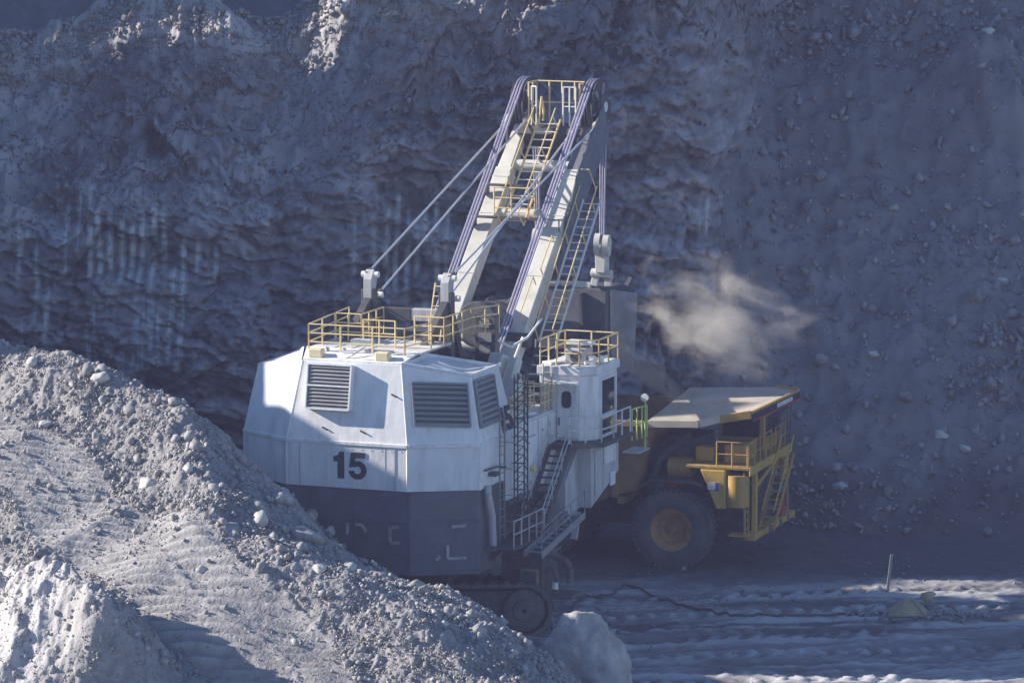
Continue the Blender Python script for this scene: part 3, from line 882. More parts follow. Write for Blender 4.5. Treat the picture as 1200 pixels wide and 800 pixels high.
# counterweight
cw = MB()
poly = [(-4.0, -3.0), (-4.75, -5.6), (-2.5, -6.95), (2.5, -6.95), (4.75, -5.6), (4.75, -3.2), (4.0, -2.6)]
n = len(poly)
vs = [(x, y, 3.1) for x, y in poly] + [(x, y, 6.29) for x, y in poly]
cw.add(vs, [tuple(range(n - 1, -1, -1)), tuple(range(n, 2 * n))] + [(i, (i + 1) % n, n + (i + 1) % n, n + i) for i in range(n)])
cw.build("counterweight", M['black'], S, bevel=.04)
b = MB()
for x in (-1.4, .35, 2.5): b.bar((x, -7.0, 3.15), (x, -7.0, 6.25), .05, .10)
b.bar((-2.5, -7.0, 5.15), (2.5, -7.0, 5.15), .06, .05)
b.bar((2.5, -6.98, 5.2), (4.78, -5.62, 5.2), .06, .05)
b.bar((-2.5, -7.0, 3.2), (2.5, -7.0, 3.2), .1, .12)
b.bar((2.5, -7.0, 3.2), (4.8, -5.62, 3.2), .1, .12)
b.build("weld_rib", M['black'], S, bevel=.01)
# worn white letter remnants on the counterweight
def on_rear(u, z): return V_((u, -7.03, z))
def on_chamfer(u, z):
    t = V_((2.35, 1.36, 0)).normalized()
    return V_((2.45, -7.0, z)) + t * u + V_((.5, -.866, 0)) * .03
def strokes(name, fn, segs, w, m, th=.02):
    b = MB()
    for (a, c) in segs:
        p, q = fn(*a), fn(*c)
        nrm = (fn(1, 0) - fn(0, 0)).cross(V_((0, 0, 1))).normalized()
        b.bar(p, q, w, th, up=nrm)
    return b.build(name, m, S)
strokes("worn_letter_mark", on_rear, [((.02, 4.55), (.02, 5.0)), ((.35, 4.95), (.6, 4.95)), ((.6, 4.95), (.78, 4.7))], .12, M['mark'])
strokes("worn_letter_mark", on_rear, [((1.75, 4.35), (1.75, 4.95)), ((1.75, 4.95), (2.1, 4.95)), ((1.75, 4.35), (2.15, 4.35))], .13, M['mark'])
strokes("worn_letter_mark", on_chamfer, [((1.65, 4.95), (2.2, 4.98))], .12, M['mark'])
strokes("worn_letter_mark", on_chamfer, [((1.5, 3.75), (1.5, 4.25)), ((1.5, 3.75), (2.2, 3.75)), ((1.05, 3.7), (1.2, 3.85))], .11, M['mark'])
# house numbers
def number(fn, sc_, u0, z0):
    b1, b5 = MB(), MB()
    nrm = (fn(1, 0) - fn(0, 0)).cross(V_((0, 0, 1))).normalized() * .02
    def pt(u, v): return fn(u0 + u * sc_, z0 + v * sc_)
    b1.prism([pt(.16, 0), (pt(.42, 0)), pt(.42, 1), pt(.24, 1), pt(.17, .86), pt(0, .80), pt(0, .62), pt(.16, .62)], nrm)
    o1 = b1.build("house_number", M['figure'], S)
    # the 5
    out, inn = [], []
    cx, cy, ro, ri = .95, .34, .345, .13
    for k in range(0, 15):
        t = rad(128 - k * 21.5)
        out.append((cx + ro * math.cos(t) * 1.05, cy + ro * math.sin(t)))
        inn.append((cx + ri * math.cos(t) * 1.1, cy + ri * math.sin(t) * 1.1))
    for k in range(14):
        q = [out[k], out[k + 1], inn[k + 1], inn[k]]
        b5.prism([pt(*a) for a in q], nrm)
    b5.prism([pt(.70, 1), pt(1.25, 1), pt(1.25, .80), pt(.86, .80), pt(.83, .62), pt(.90, .47), pt(.62, .44)], nrm * 1.3)
    o5 = b5.build("house_number", M['figure'], S)
    return o1, o5
number(lambda u, z: V_((u, -7.04, z)), 1.02, -.52, 6.66)
def on_side(u, z):
    k = (z - 8.0) / 2.5
    return V_((4.86 - .5 * k + .03, -3.6 + u, z))
number(on_side, .95, .12, 8.1)
# louvres
def louvre(c0, ax, up, w, h, n, m_frame, m_slat, depth=.22, split=False):
    c0, ax, up = V_(c0), V_(ax).normalized(), V_(up).normalized()
    nrm = ax.cross(up).normalized()
    b = MB()
    for a, c in (((0, 0), (w, 0)), ((w, 0), (w, h)), ((w, h), (0, h)), ((0, h), (0, 0))):
        b.bar(c0 + ax * a[0] + up * a[1] + nrm * depth / 2, c0 + ax * c[0] + up * c[1] + nrm * depth / 2, depth, .07, up=up if a[1] == c[1] else ax)
    if split:
        b.bar(c0 + up * h * .52 + nrm * depth / 2, c0 + ax * w + up * h * .52 + nrm * depth / 2, depth, .06, up=up)
    fr = b.build("louvre", m_frame, S, bevel=.008)
    bk = MB().prism([c0, c0 + ax * w, c0 + ax * w + up * h, c0 + up * h], nrm * .03).build("backing", M['dark'], fr)
    for k in range(n):
        z = h * (k + .5) / n
        MB().prism([c0 + up * (z - h / n * .42) + nrm * (depth - .04), c0 + ax * w + up * (z - h / n * .42) + nrm * (depth - .04),
                    c0 + ax * w + up * (z + h / n * .38) + nrm * (depth - .12), c0 + up * (z + h / n * .38) + nrm * (depth - .12)], nrm * .02).build("slat", m_slat, fr)
    return fr
upv = V_((0, .18, 1))
lv = louvre((-1.62, -6.82, 9.2), (1, 0, 0), upv, 1.76, 1.66, 12, M['white'], M['louvre'], depth=.36, split=True)
def quad_louvre(q, u0, u1, v0, v1, n):
    q = [V_(a) for a in q]
    def bil(u, v): return q[0].lerp(q[1], u).lerp(q[3].lerp(q[2], u), v)
    c0, cx, cy = bil(u0, v0), bil(u1, v0), bil(u0, v1)
    nn = (cx - c0).cross(cy - c0).normalized()
    return louvre(c0 + nn * .075, cx - c0, cy - c0, (cx - c0).length, (cy - c0).length, n, M['louvre'], M['louvre'], depth=.1)
quad_louvre([(2.45, -7, mid), (A1, CF, mid), (4.3, -5.35, 10.5), (2.0, -6.45, topz)], .12, .90, .26, .80, 8)
quad_louvre([(A1, CF, mid), (A1, -2.1, mid), (4.3, -2.5, 10.5), (4.3, -5.35, 10.5)], .04, .60, .24, .92, 8)
# floodlights and bits on the rear roof edge
for x in (-1.55, 1.15):
    f = MB().bar((x - .28, -6.2, 11.22), (x + .28, -6.2, 11.22), .35, .34).build("floodlight", M['lens'], S, bevel=.05)
    MB().bar((x, -6.15, 10.98), (x, -6.15, 11.15), .1, .1).build("bracket", M['dark'], f)
MB().bar((-.35, -5.6, 11.62), (.45, -5.6, 11.62), .4, .22).build("roof_lamp_box", M['rail_white'], S, bevel=.03)
b = MB()
b.path([(-2, -6.3, 11.03), (-.4, -6.25, 11.05), (-.1, -6.2, 11.2), (.3, -5.9, 11.5)], .03)
b.path([(-.2, -6.28, 11.03), (.7, -6.28, 11.08), (1.7, -6.2, 11.05)], .025)
b.build("conduit", M['grey_white'], S)
# handrails on the roof
railing([(-2.0, -5.9, 11.25), (1.9, -5.9, 11.25), (2.2, -4.0, 11.25)], 1.0, 1.3, mids=2)
railing([(-2.0, -5.9, 11.25), (-2.0, -2.0, 11.4)], 1.0, 1.3, mids=2)
railing([(-2.0, -3.4, 11.3), (-.9, -3.4, 11.3), (-.9, -1.2, 11.3)], 1.05, .7, mids=2)
railing([(1.2, -3.2, 11.3), (2.4, -3.2, 11.3), (2.4, -.4, 11.3), (3.0, 1.0, 11.3)], 1.05, .8, mids=2)
railing([(-.4, -4.4, 11.3), (.9, -4.4, 11.3)], 1.0, .6, mids=1)
b = MB()
for s in (1.25, 1.75): b.tube((s, -2.0, 11.3), (s - .25, -.6, 13.3), .03, n=6)
for k in range(6): b.tube((1.25 - .04 * k, -2.0 + .25 * k, 11.45 + .35 * k), (1.75 - .04 * k, -2.0 + .25 * k, 11.45 + .35 * k), .02, n=5)
b.build("ladder", M['rail'], S)
# gantry (A-frame)
for s in (-1, 1):
    t = MB().bar((s * 1.6, -.95, 10.0), (s * 1.6, -.95, 13.0), .38, .55).build("gantry_tower", M['dark'], S, bevel=.03)
    MB().prism([(s * 1.6 - .17, -1.15, 12.6), (s * 1.6 - .17, -.75, 12.6), (s * 1.6 - .17, -.55, 13.55), (s * 1.6 - .17, -.85, 13.75), (s * 1.6 - .17, -1.15, 13.4)], (.34, 0, 0)).build("head_plate", M['grey_white'], t, bevel=.02)
    for y_, z_ in ((-.85, 13.55), (-.45, 12.72)):
        MB().tube((s * 1.6 - .35, y_, z_), (s * 1.6 + .35, y_, z_), .12, n=12).build("equalizer_pin", M['rail_white'], t)
    MB().bar((s * 1.6, -.9, 12.6), (s * 1.6, -5.0, 10.0), .3, .4).bar((s * 1.6, -.9, 12.7), (s * 1.5, 1.6, 8.2), .3, .4).build("gantry_leg", M['dark'], S, bevel=.02)
MB().bar((-1.4, -.95, 12.1), (.2, -.95, 12.1), .5, .5).build("gantry_crossbeam", M['dark'], S, bevel=.02)
MB().bar((.2, -.95, 12.1), (1.42, -.95, 12.1), .46, .46).build("gantry_crossbeam", M['grey_white'], S, bevel=.02)
# machinery standing on the deck between gantry and boom
MB().box(-3.4, -1.0, -1.8, 1.6, 10.0, 10.9).box(-.6, 1.0, -2.0, 1.4, 10.0, 11.3).build("machinery_housing", M['dark'], S, bevel=.04)
el = MB().box(2.15, 3.0, .6, 1.1, 10.0, 12.0).build("control_cabinet", M['dark'], S, bevel=.02)
MB().box(2.35, 2.75, .57, .6, 11.5, 11.85).box(2.3, 2.85, .57, .6, 10.95, 11.3).box(2.35, 2.8, .57, .6, 10.5, 10.8).build("cabinet_plate", M['louvre'], el)
b = MB()
b.tube((2.6, 1.4, 10), (2.7, 1.2, 10.9), .05)
b.tube((3.35, 1.4, 9.9), (3.6, 2.0, 11.0), .05)
b.path([(3.0, .8, 11.0), (3.4, 1.2, 10.7), (3.8, 2.0, 11.0), (4.0, 3.0, 11.6)], .05)
b.build("conduit", M['rail_white'], S)
# pumps and motors right side of the boom foot, dusty cream
b = MB()
b.bar((3.0, -.2, 9.1), (3.25, .5, 10.5), .65, .5).bar((3.75, -.1, 9.1), (3.95, .4, 10.4), .38, .4)
b.build("blower_duct", M['cream'], S, bevel=.05)
MB().bar((3.9, -.3, 8.8), (4.0, .1, 9.6), .6, .5).tube((3.6, -.8, 8.5), (3.8, -.4, 9.0), .2, n=12).box(2.7, 4.3, -1.0, 1.2, 8.25, 8.6).build("pump", M['cream'], S, bevel=.03)
MB().path([(2.6, -1.8, 9.0), (4.6, -1.2, 9.1), (4.7, 1.2, 9.0)], .04).path([(3.0, -1.8, 8.7), (4.4, -1.4, 8.6)], .06).path([(4.2, .2, 8.3), (4.2, .2, 9.8), (3.6, .6, 10)], .05).build("piping", M['cream'], S)
railing([(4.6, -2.0, 8.25), (4.75, -.9, 8.25)], 1.0, .5, mids=2)
railing([(4.0, .6, 8.25), (4.75, .9, 8.25), (4.75, 2.2, 8.25)], 1.05, .5, mids=2)
railing([(3.0, 1.6, 8.25), (4.1, 1.9, 8.25)], 1.05, .5, mids=2)

# boom: two box legs, head, sheaves
def bz(f): return 10.0 + (f - 6.0) * 0.905
def bp(r, f, d=0.0):   # d metres above the leg axis, square to the boom
    return V_((r, f - d * .67, bz(f) + d * .74 - .45))
bm_ = []
for s, r0, r1 in ((-1, -1.45, -1.45), (1, 1.55, 1.55)):
    leg = MB().bar(bp(r0, .6), bp(r1, 13.3), .72, .62, .72, .66, up=(0, -.67, .74)).build("boom_leg", M['cream'], S, bevel=.03)
    MB().bar(bp(r1, 13.3), bp(r1, 15.3), .6, .62, .45, .56, up=(0, -.67, .74)).build("boom_tip_section", M['cream' if s < 0 else 'boom_shade'], S, bevel=.03)  # right tip coloured dark to paint in its shade
    b = MB()
    for f in (4.2, 6.6, 9.0, 11.4, 12.9):
        MB().bar(bp(r1 - .38, f, .0), bp(r1 + .38, f, .0), .70, .04, up=(0, .74, .67)).build("stiffener", M['cream'], leg)
    
# right leg's upper gusset, shade painted in as dark steel, and cross members
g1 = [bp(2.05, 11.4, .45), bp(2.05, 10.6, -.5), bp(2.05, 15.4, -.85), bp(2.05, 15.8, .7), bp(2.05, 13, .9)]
MB().prism(g1, (.05, 0, 0)).build("gusset_plate", M['boom_shade'], S)
for f in (13.6, 11.6, 6.4):
    MB().tube(bp(-1.4, f), bp(1.5, f), .24, n=12).build("cross_tube", M['cream'], S, smooth=True)
MB().bar(bp(-1.4, 14.9), bp(1.5, 14.9), .7, .8, up=(0, -.67, .74)).build("boom_head", M['dark'], S, bevel=.05)
for r in (-1.5, 1.55):
    c = V_((r, 15.75, 18.75))
    sh = MB()
    for k in (-.24, .08):
        sh.lathe([(.35, k), (1.0, k), (1.14, k - .05), (1.16, k - .03), (1.06, k + .08), (1.16, k + .19), (1.14, k + .21), (1.0, k + .16), (.35, k + .16)], c, (1, 0, 0), 40)
    sh = sh.build("boom_point_sheave", M['dark'], S, smooth=True)
    MB().tube(c + V_((-.5, 0, 0)), c + V_((.5, 0, 0)), .22, n=16).build("sheave_pin", M['rail_white'], sh)
    sp = MB()
    for k in range(6):
        t = k * math.pi / 3 + .3
        sp.bar(c + V_((.3, .3 * math.cos(t), .3 * math.sin(t))), c + V_((.3, 1.0 * math.cos(t), 1.0 * math.sin(t))), .05, .1, up=(1, 0, 0))
    sp.build("spoke", M['grey_white'], sh)
    MB().prism([(r + .42, 14.6, 17.3), (r + .42, 15.5, 17.5), (r + .42, 16.4, 18.5), (r + .42, 16.0, 19.3), (r + .42, 15.3, 19.2)], (.06, 0, 0)).prism([(r - .48, 14.6, 17.3), (r - .48, 15.5, 17.5), (r - .48, 16.2, 18.5), (r - .48, 15.7, 19.1), (r - .48, 15.2, 19.0)], (.06, 0, 0)).build("sheave_cheek", M['dark'], S)
# suspension pendants: two strands a side, with cream end links
for s in (-1, 1):
    for a, c in (((1.72, -.85, 13.58), (2.0, 14.75, 18.05)), ((1.46, -.45, 12.72), (1.18, 15.0, 18.2))):
        p, q = V_((s * a[0], a[1], a[2])), V_((s * c[0], c[1], c[2]))
        st = MB().tube(p, q, .042, n=8).build("pendant_strand", M['pendant'], S)
        d = (q - p).normalized()
        MB().bar(q - d * .25, q + d * .55, .2, .3, .16, .45).build("end_link", M['cream'], st, bevel=.02)
        MB().bar(p - d * .1, p + d * .35, .14, .2).build("socket", M['dark'], st, bevel=.02)
# hoist ropes: over the sheaves and down to the dipper's bail
for r in (-1.5, 1.55):
    for k in (-.13, .0, .13):
        c = V_((r + k - .02, 15.75, 18.75))
        R = 1.13
        st = V_((r + k - .02, .2, 6.0))
        pts = [st]
        a0 = 132
        for t in range(a0, -1, -11):
            pts.append(c + V_((0, math.cos(rad(t)) * R, math.sin(rad(t)) * R)))
        if r < 0:
            pts.append(V_((r + k * .6 + .1, 16.9, 13.1)))
        else:
            pts.append(V_((r + k * .6 - .1, 16.95, 13.0)))
        MB().path(pts, .042, n=7).build("hoist_rope", M['rope'], S)
# walkway on the boom and head platform
def ladder(p, q, wv, rung, m, rail_up=None, rr=.03):
    p, q, wv = V_(p), V_(q), V_(wv)
    b = MB()
    b.bar(p, q, .05, .11).bar(p + wv, q + wv, .05, .11)
    lad = b.build("boom_ladder", m, S)
    n = int((q - p).length / rung)
    step = MB().tube((0, 0, 0), wv, .028, n=6).build("rung", M['rail_white'], lad)
    step.location = p.lerp(q, .5 / n)
    for k in range(1, n):
        o = step.copy(); o.location = p.lerp(q, (k + .5) / n); col.objects.link(o)
    if rail_up:
        ru = V_(rail_up)
        b = MB()
        for e in (V_((0, 0, 0)), wv):
            b.tube(p + e + ru, q + e + ru, rr, n=6)
            for k in range(0, n + 1, 4):
                c = p.lerp(q, k / n) + e
                b.tube(c, c + ru, rr, n=6)
        b.build("ladder_handrail", M['rail'], lad)
    return lad
ladder(bp(-.45, 10.7, .75), bp(-.45, 15.0, .75), (.95, 0, 0), .42, M['rail'], (0, -.6, .55))
ladder((2.15, 7.6, 10.0), (2.15, 12.75, 15.2), (.75, 0, 0), .40, M['rail_white'], (0, -.42, .62))
ladder((2.15, 4.6, 7.1), (2.15, 7.6, 10.0), (.75, 0, 0), .42, M['dark'])
MB().box(-1.0, 1.25, 14.7, 15.7, 17.95, 18.02).build("head_platform", M['dark'], S)
railing([(-1.0, 14.75, 18.0), (-1.0, 15.7, 18.0), (1.25, 15.7, 18.0), (1.25, 14.75, 18.0)], 1.75, .55, mids=1, r=.035)
railing([(-.85, 14.7, 18.0), (-.6, 14.6, 18.0)], 1.6, .25, mids=1, r=.03, m=M['rail_white'])
railing([(.55, 14.7, 18.0), (1.1, 14.7, 18.0)], 1.6, .3, mids=1, r=.03, m=M['rail_white'])
MB().path([(-.45, 14.5, 18.1), (-.35, 14.4, 18.7), (-.3, 14.4, 19.2), (-.25, 14.5, 18.7), (-.3, 14.6, 18.2)], .045).build("grab_handle", M['rail'], S)
for f, x0, x1 in ((12.2, -1.9, -.1), (10.9, -1.95, 1.4)):
    MB().bar(bp(x0, f, .85), bp(x1, f, .85), .5, .06).build("boom_catwalk", M['dark'], S)
    MB().bar(bp(x0 - .1, f, .6), bp(x0 + .25, f, .6), .3, .4).build("catwalk_bracket", M['dark'], S)
p = bp(-.75, 10.9, .85)
railing([(p.x, p.y - .2, p.z), (p.x + 1.5, p.y - .2, p.z), (p.x + 1.5, p.y + .5, p.z)], 1.25, .6, mids=2)
p = bp(1.2, 10.6, .85)
railing([(p.x, p.y, p.z - .2), (p.x + .9, p.y, p.z - .2)], .5, .9, mids=0, m=M['dark'])
p = bp(2.1, 9.6, .2)
b = MB()
for pp in ([bp(1.75, 7.2, .4), bp(1.75, 7.2, .9), bp(1.75, 8.6, .9), bp(1.75, 8.6, .4)], [bp(1.9, 9.0, .4), bp(1.9, 9.0, .8), bp(1.9, 10.3, .8), bp(1.9, 10.3, .4)], [bp(2.95, 12.4, .5), bp(2.95, 12.4, 1.7), bp(2.6, 12.4, 1.7)]):
    MB().path(pp, .03).build("grab_rail", M['rail'], S)
# saddle block, shipper shaft and tubular dipper handle
MB().lathe([(.30, -1.25), (.86, -1.25), (.92, -1.15), (.92, -.2), (.80, -.15), (.80, .1), (.94, .15), (.94, 1.1), (.86, 1.2), (.30, 1.2)], (.35, 6.6, 10.75), (.0, 1, -.13), 36).build("saddle_block", M['dark'], S, smooth=True)
MB().lathe([(.3, -.5), (1.02, -.5), (1.02, -.42), (.9, -.38), (.9, .38), (1.02, .42), (1.02, .5), (.3, .5)], (.15, 8.6, 10.6), (1, 0, 0), 36).build("crowd_sheave", M['dark'], S, smooth=True)
MB().tube((.3, 4.9, 10.95), (.2, 18.6, 8.9), .42, n=28).build("dipper_handle", M['dark'], S, smooth=True)
MB().tube((-2.1, 6.5, 10.2), (2.2, 6.5, 10.2), .3, n=16).build("shipper_shaft", M['dark'], S, smooth=True)
# bail blocks and dipper
def block(r, f, z):
    o = MB().lathe([(.12, -.08), (.38, -.08), (.42, -.12), (.47, -.12), (.47, .12), (.42, .12), (.38, .08), (.12, .08)], (r - .17, f, z), (1, .15, 0), 28).lathe([(.12, -.08), (.38, -.08), (.42, -.12), (.47, -.12), (.47, .12), (.42, .12), (.38, .08), (.12, .08)], (r + .19, f + .05, z - .05), (1, .15, 0), 28).build("padlock_sheave", M['cream'], S, smooth=True)
    MB().bar((r, f, z - .2), (r, f + .05, z - 1.15), .42, .5, .6, .42).tube((r - .45, f, z - 1.2), (r + .45, f, z - 1.25), .2, n=12).bar((r - .25, f, z - 1.3), (r - .35, f, z - 1.75), .16, .3).bar((r + .25, f, z - 1.3), (r + .3, f, z - 1.75), .16, .3).build("padlock_link", M['cream'], o, bevel=.03)
block(1.45, 16.95, 12.85)
block(-1.3, 16.9, 12.95)
dp = MB()
dp.prism([(-1.5, 17.0, 11.0), (-1.5, 18.9, 11.0), (-1.5, 20.4, 10.6), (-1.5, 20.6, 8.6), (-1.5, 19.4, 7.2), (-1.5, 17.2, 7.4), (-1.5, 16.7, 8.4)], (3.2, 0, 0))
dp = dp.build("dipper", M['dipper'], S, bevel=.08)
MB().prism([(1.72, 17.1, 10.95), (2.25, 18.9, 10.6), (2.15, 18.7, 7.3), (1.72, 17.3, 7.3)], (.1, .06, 0)).build("dipper_door", M['dipper_side'], dp, bevel=.03)
b = MB()
for x in (-1.2, -.4, .4, 1.2):
    b.bar((x, 20.4, 10.4), (x, 21.3, 10.9), .3, .35, .14, .14)
b.build("tooth", M['dipper'], dp)
MB().bar((-1.2, 17.2, 11.05), (-.6, 17.2, 11.05), .3, .14).bar((.1, 17.2, 11.1), (.9, 17.2, 11.1), .35, .25).bar((-.4, 17.2, 11.05), (-.1, 17.2, 11.05), .2, .12).build("bail_lug", M['cream'], dp, bevel=.02)
MB().tube((-1.2, 17.0, 9.0), (1.6, 17.0, 8.9), .25, n=14).bar((-.2, 16.9, 7.6), (1.4, 16.95, 10.4), .14, .2).bar((.6, 16.8, 10.8), (.8, 16.85, 7.6), .5, .12).build("back_brace", M['dipper'], dp, smooth=False)

# operator's cab
cabm = M['white']
def ringbox(poly, z0, z1, m, name, parent=S, bevel=.03):
    n = len(poly)
    return MB().add([(x, y, z0) for x, y in poly] + [(x, y, z1) for x, y in poly],
                    [tuple(range(n - 1, -1, -1)), tuple(range(n, 2 * n))] + [(i, (i + 1) % n, n + (i + 1) % n, n + i) for i in range(n)]).build(name, m, parent, bevel=bevel)
cab = ringbox([(4.2, 2.25), (5.85, 2.25), (6.4, 2.75), (6.4, 5.0), (4.2, 5.0)], 7.0, 9.55, cabm, "operator_cab")
ringbox([(4.12, 2.15), (5.9, 2.15), (6.5, 2.7), (6.5, 5.1), (4.12, 5.1)], 9.56, 9.9, cabm, "cab_roof", S)
MB().box(6.405, 6.43, 3.25, 4.65, 7.95, 9.25).build("cab_window", M['glass'], cab, bevel=.01)
MB().box(6.405, 6.43, 3.25, 4.65, 7.15, 7.72).build("cab_window", M['glass'], cab, bevel=.01)
b = MB()
for z in (7.08, 7.83, 9.33): b.box(6.40, 6.46, 3.1, 4.8, z - .06, z + .06)
for y in (3.1, 4.8): b.box(6.40, 6.46, y - .07, y + .07, 7.0, 9.42)
b.build("window_frame", cabm, cab, bevel=.01)
# door with rounded window on the rear face
dr = MB().box(4.95, 5.8, 2.17, 2.24, 7.1, 9.2).build("cab_door", cabm, cab, bevel=.05)
MB().prism([(5.35 + .2 * math.copysign(abs(math.cos(t)) ** .55, math.cos(t)), 2.165, 8.62 + .33 * math.copysign(abs(math.sin(t)) ** .55, math.sin(t))) for t in np.linspace(0, 2 * math.pi, 20)[:-1]], (0, -.02, 0)).build("door_window", M['glass'], dr)
MB().bar((5.0, 1.95, 9.32), (5.85, 1.95, 9.28), .5, .06).build("door_hood", cabm, cab)
MB().tube((5.05, 2.13, 7.6), (5.05, 2.13, 7.9), .03, n=6).build("door_handle", M['dark'], dr)
b = MB()
for x in (4.4, 4.75): b.tube((x, 2.12, 7.0), (x, 2.12, 10.0), .025, n=6)
for k in range(8): b.tube((4.4, 2.12, 7.2 + k * .35), (4.75, 2.12, 7.2 + k * .35), .018, n=5)
b.build("cab_ladder", M['grey_white'], cab)
railing([(4.25, 2.2, 9.92), (4.25, 5.0, 9.92), (6.45, 5.0, 9.92), (6.45, 2.8, 9.92), (5.85, 2.25, 9.92), (4.9, 2.25, 9.92)], 1.0, 1.0, mids=1, r=.03)
ac = MB().box(5.0, 5.85, 2.9, 3.8, 9.92, 10.5).build("air_conditioner", M['grey_white'], S, bevel=.05)
MB().tube((5.45, 2.88, 10.2), (5.45, 2.86, 10.2), .22, n=20).build("fan_grille", M['dark'], ac)
MB().box(4.95, 6.0, 3.2, 3.7, 10.62, 10.78).bar((5.4, 3.5, 10.5), (5.4, 3.5, 10.7), .3, .1).build("cover_plate", M['rail_white'], ac, bevel=.02)
MB().tube((6.05, 3.1, 9.92), (6.05, 3.1, 10.25), .16, n=12).tube((6.25, 3.6, 9.92), (6.25, 3.6, 10.2), .12, n=12).path([(5.9, 2.7, 10.0), (6.2, 3.0, 10.1), (6.3, 4.2, 10.1)], .06).bar((4.4, 2.5, 9.97), (4.85, 3.4, 9.97), .5, .08).build("roof_equipment", M['rail_white'], ac, smooth=False)
# platform round the cab, its balustrade, support room underneath
ringbox([(4.9, 1.3), (5.8, 1.3), (6.9, 2.2), (7.0, 5.4), (4.9, 5.4)], 6.82, 6.99, M['dark'], "cab_platform")
railing([(5.7, 1.55, 7.0), (6.75, 2.3, 7.0), (6.85, 3.4, 7.0), (6.9, 5.2, 7.0)], 1.0, .75, mids=1, m=M['rail_white'], r=.03)
MB().prism([(4.4, 2.25, 4.4), (4.4, 2.25, 6.8), (4.4, 5.4, 6.8), (4.4, 5.4, 5.4)], (1.95, 0, 0)).build("cab_support_room", M['grey_white'], S, bevel=.03)
MB().prism([(4.89, .9, 4.0), (4.89, .9, 5.6), (4.89, 2.3, 6.7), (4.89, 2.3, 4.3)], (.9, 0, 0)).build("stair_housing", M['grey_white'], S, bevel=.03)
MB().box(6.36, 6.42, 3.6, 4.9, 5.9, 6.75).box(6.36, 6.42, 4.3, 4.85, 4.95, 5.5).build("support_panel", M['white'], S, bevel=.02)
MB().box(6.36, 6.40, 2.6, 3.3, 4.8, 6.6).build("support_door", M['grey_white'], S, bevel=.02)
# lime grab gate with round mirror ahead of the cab
railing([(6.9, 5.4, 6.6), (7.1, 6.6, 6.6)], 1.25, .4, mids=1, m=M['rail_lime'], r=.03)
mr = MB().tube((7.1, 6.4, 6.1), (7.1, 6.4, 8.2), .035, n=6).build("mirror_post", M['rail_lime'], S)
MB().tube((7.1, 6.3, 8.2), (7.1, 6.38, 8.2), .16, n=20).build("mirror", M['rail_white'], mr)
MB().box(6.5, 7.2, 5.4, 6.7, 6.1, 6.16).build("front_step", M['grey_white'], S)
# stair from the cab platform down the side and the boarding stair
def stair(p, q, wv, n, m, rail_m, rail=True, name="stair"):
    p, q, wv = V_(p), V_(q), V_(wv)
    st = MB().bar(p, q, .05, .26).bar(p + wv, q + wv, .05, .26).build(name, m, S)
    d = V_(((q - p).x, (q - p).y, 0)).normalized() * .13
    tr = MB().prism([-d, d, d + wv, wv - d], (0, 0, .04)).build("tread", m, st)
    tr.location = p.lerp(q, .5 / n)
    for k in range(1, n):
        o = tr.copy(); o.location = p.lerp(q, (k + .5) / n); col.objects.link(o)
    if rail:
        b = MB()
        for e in ((V_((0, 0, 0)), wv) if rail == 2 else (wv,)):
            for h in (.5, .95):
                b.tube(p + e + V_((0, 0, h)), q + e + V_((0, 0, h)), .025, n=6)
            for k in range(4):
                c = p.lerp(q, k / 3) + e
                b.tube(c, c + V_((0, 0, .95)), .025, n=6)
        b.build("stair_handrail", rail_m, st)
    return st
stair((5.05, 1.2, 6.95), (5.05, -1.9, 4.1), (.85, 0, 0), 12, M['dark'], M['grey_white'], 2)
MB().box(4.9, 6.0, -5.2, -1.8, 3.98, 4.08).build("side_walkway", M['dark'], S, bevel=.01)
railing([(5.95, -1.9, 4.08), (5.95, -5.1, 4.08)], 1.0, .8, mids=1, m=M['grey_white'])
st = stair((6.1, -4.4, 3.75), (6.1, .3, 4.5), (.7, 0, 0), 9, M['louvre'], M['louvre'], 1, "boarding_stair")
MB().bar((6.5, .3, 4.6), (6.5, -.1, 3.6), .25, .12).build("stair_strut", M['grey_white'], st)
MB().bar((4.95, -4.6, 3.5), (4.95, 1.0, 5.2), .2, .12).bar((4.98, -3.2, 5.4), (4.98, 2.8, 5.4), .1, .2).build("side_beam", M['black'], S)
# lattice mast / caged ladder on the side
b = MB()
mx_ = [(5.15, -2.95), (5.55, -2.95), (5.15, -2.6), (5.55, -2.6)]
for x, y in mx_: b.bar((x, y, 4.1), (x, y, 10.3), .05, .05)
for k in range(18):
    z = 4.2 + k * .34
    b.bar((5.15, -2.95, z), (5.55, -2.95, z + .34), .03, .03).bar((5.55, -2.95, z + .34), (5.55, -2.6, z), .03, .03).bar((5.15, -2.95, z), (5.55, -2.95, z), .03, .03)
b.build("lattice_mast", M['dark'], S)
b = MB()
for y in (-4.1, -3.6): b.bar((5.0, y, 4.1), (5.0, y, 8.9), .05, .05)
for k in range(14): b.tube((5.0, -4.1, 4.3 + k * .34), (5.0, -3.6, 4.3 + k * .34), .02, n=5)
for z in (4.9, 5.9, 6.9, 7.9):
    b.path([(5.0, -4.1, z), (5.5, -4.1, z), (5.6, -3.3, z), (5.5, -2.6, z), (5.0, -2.9, z)], .02, n=5)
b.build("caged_ladder", M['louvre'], S)
MB().path([(4.95, -5.2, 6.4), (4.95, -5.2, 6.1), (5.0, -4.9, 5.2), (5.02, -4.8, 3.9)], .14, n=12).build("exhaust_duct", M['grey_white'], S, smooth=True)
sl = MB().tube((4.93, -.6, 6.35), (5.1, -.6, 6.35), .13, n=16).build("side_lamp", M['rail'], S)
MB().path([(4.92, -5.4, 7.0), (5.0, -4.4, 7.0), (5.2, -4.0, 6.95)], .04).box(4.85, 5.15, -4.9, -4.5, 6.7, 6.85).build("bracket_arm", M['dark'], S)
b = MB()
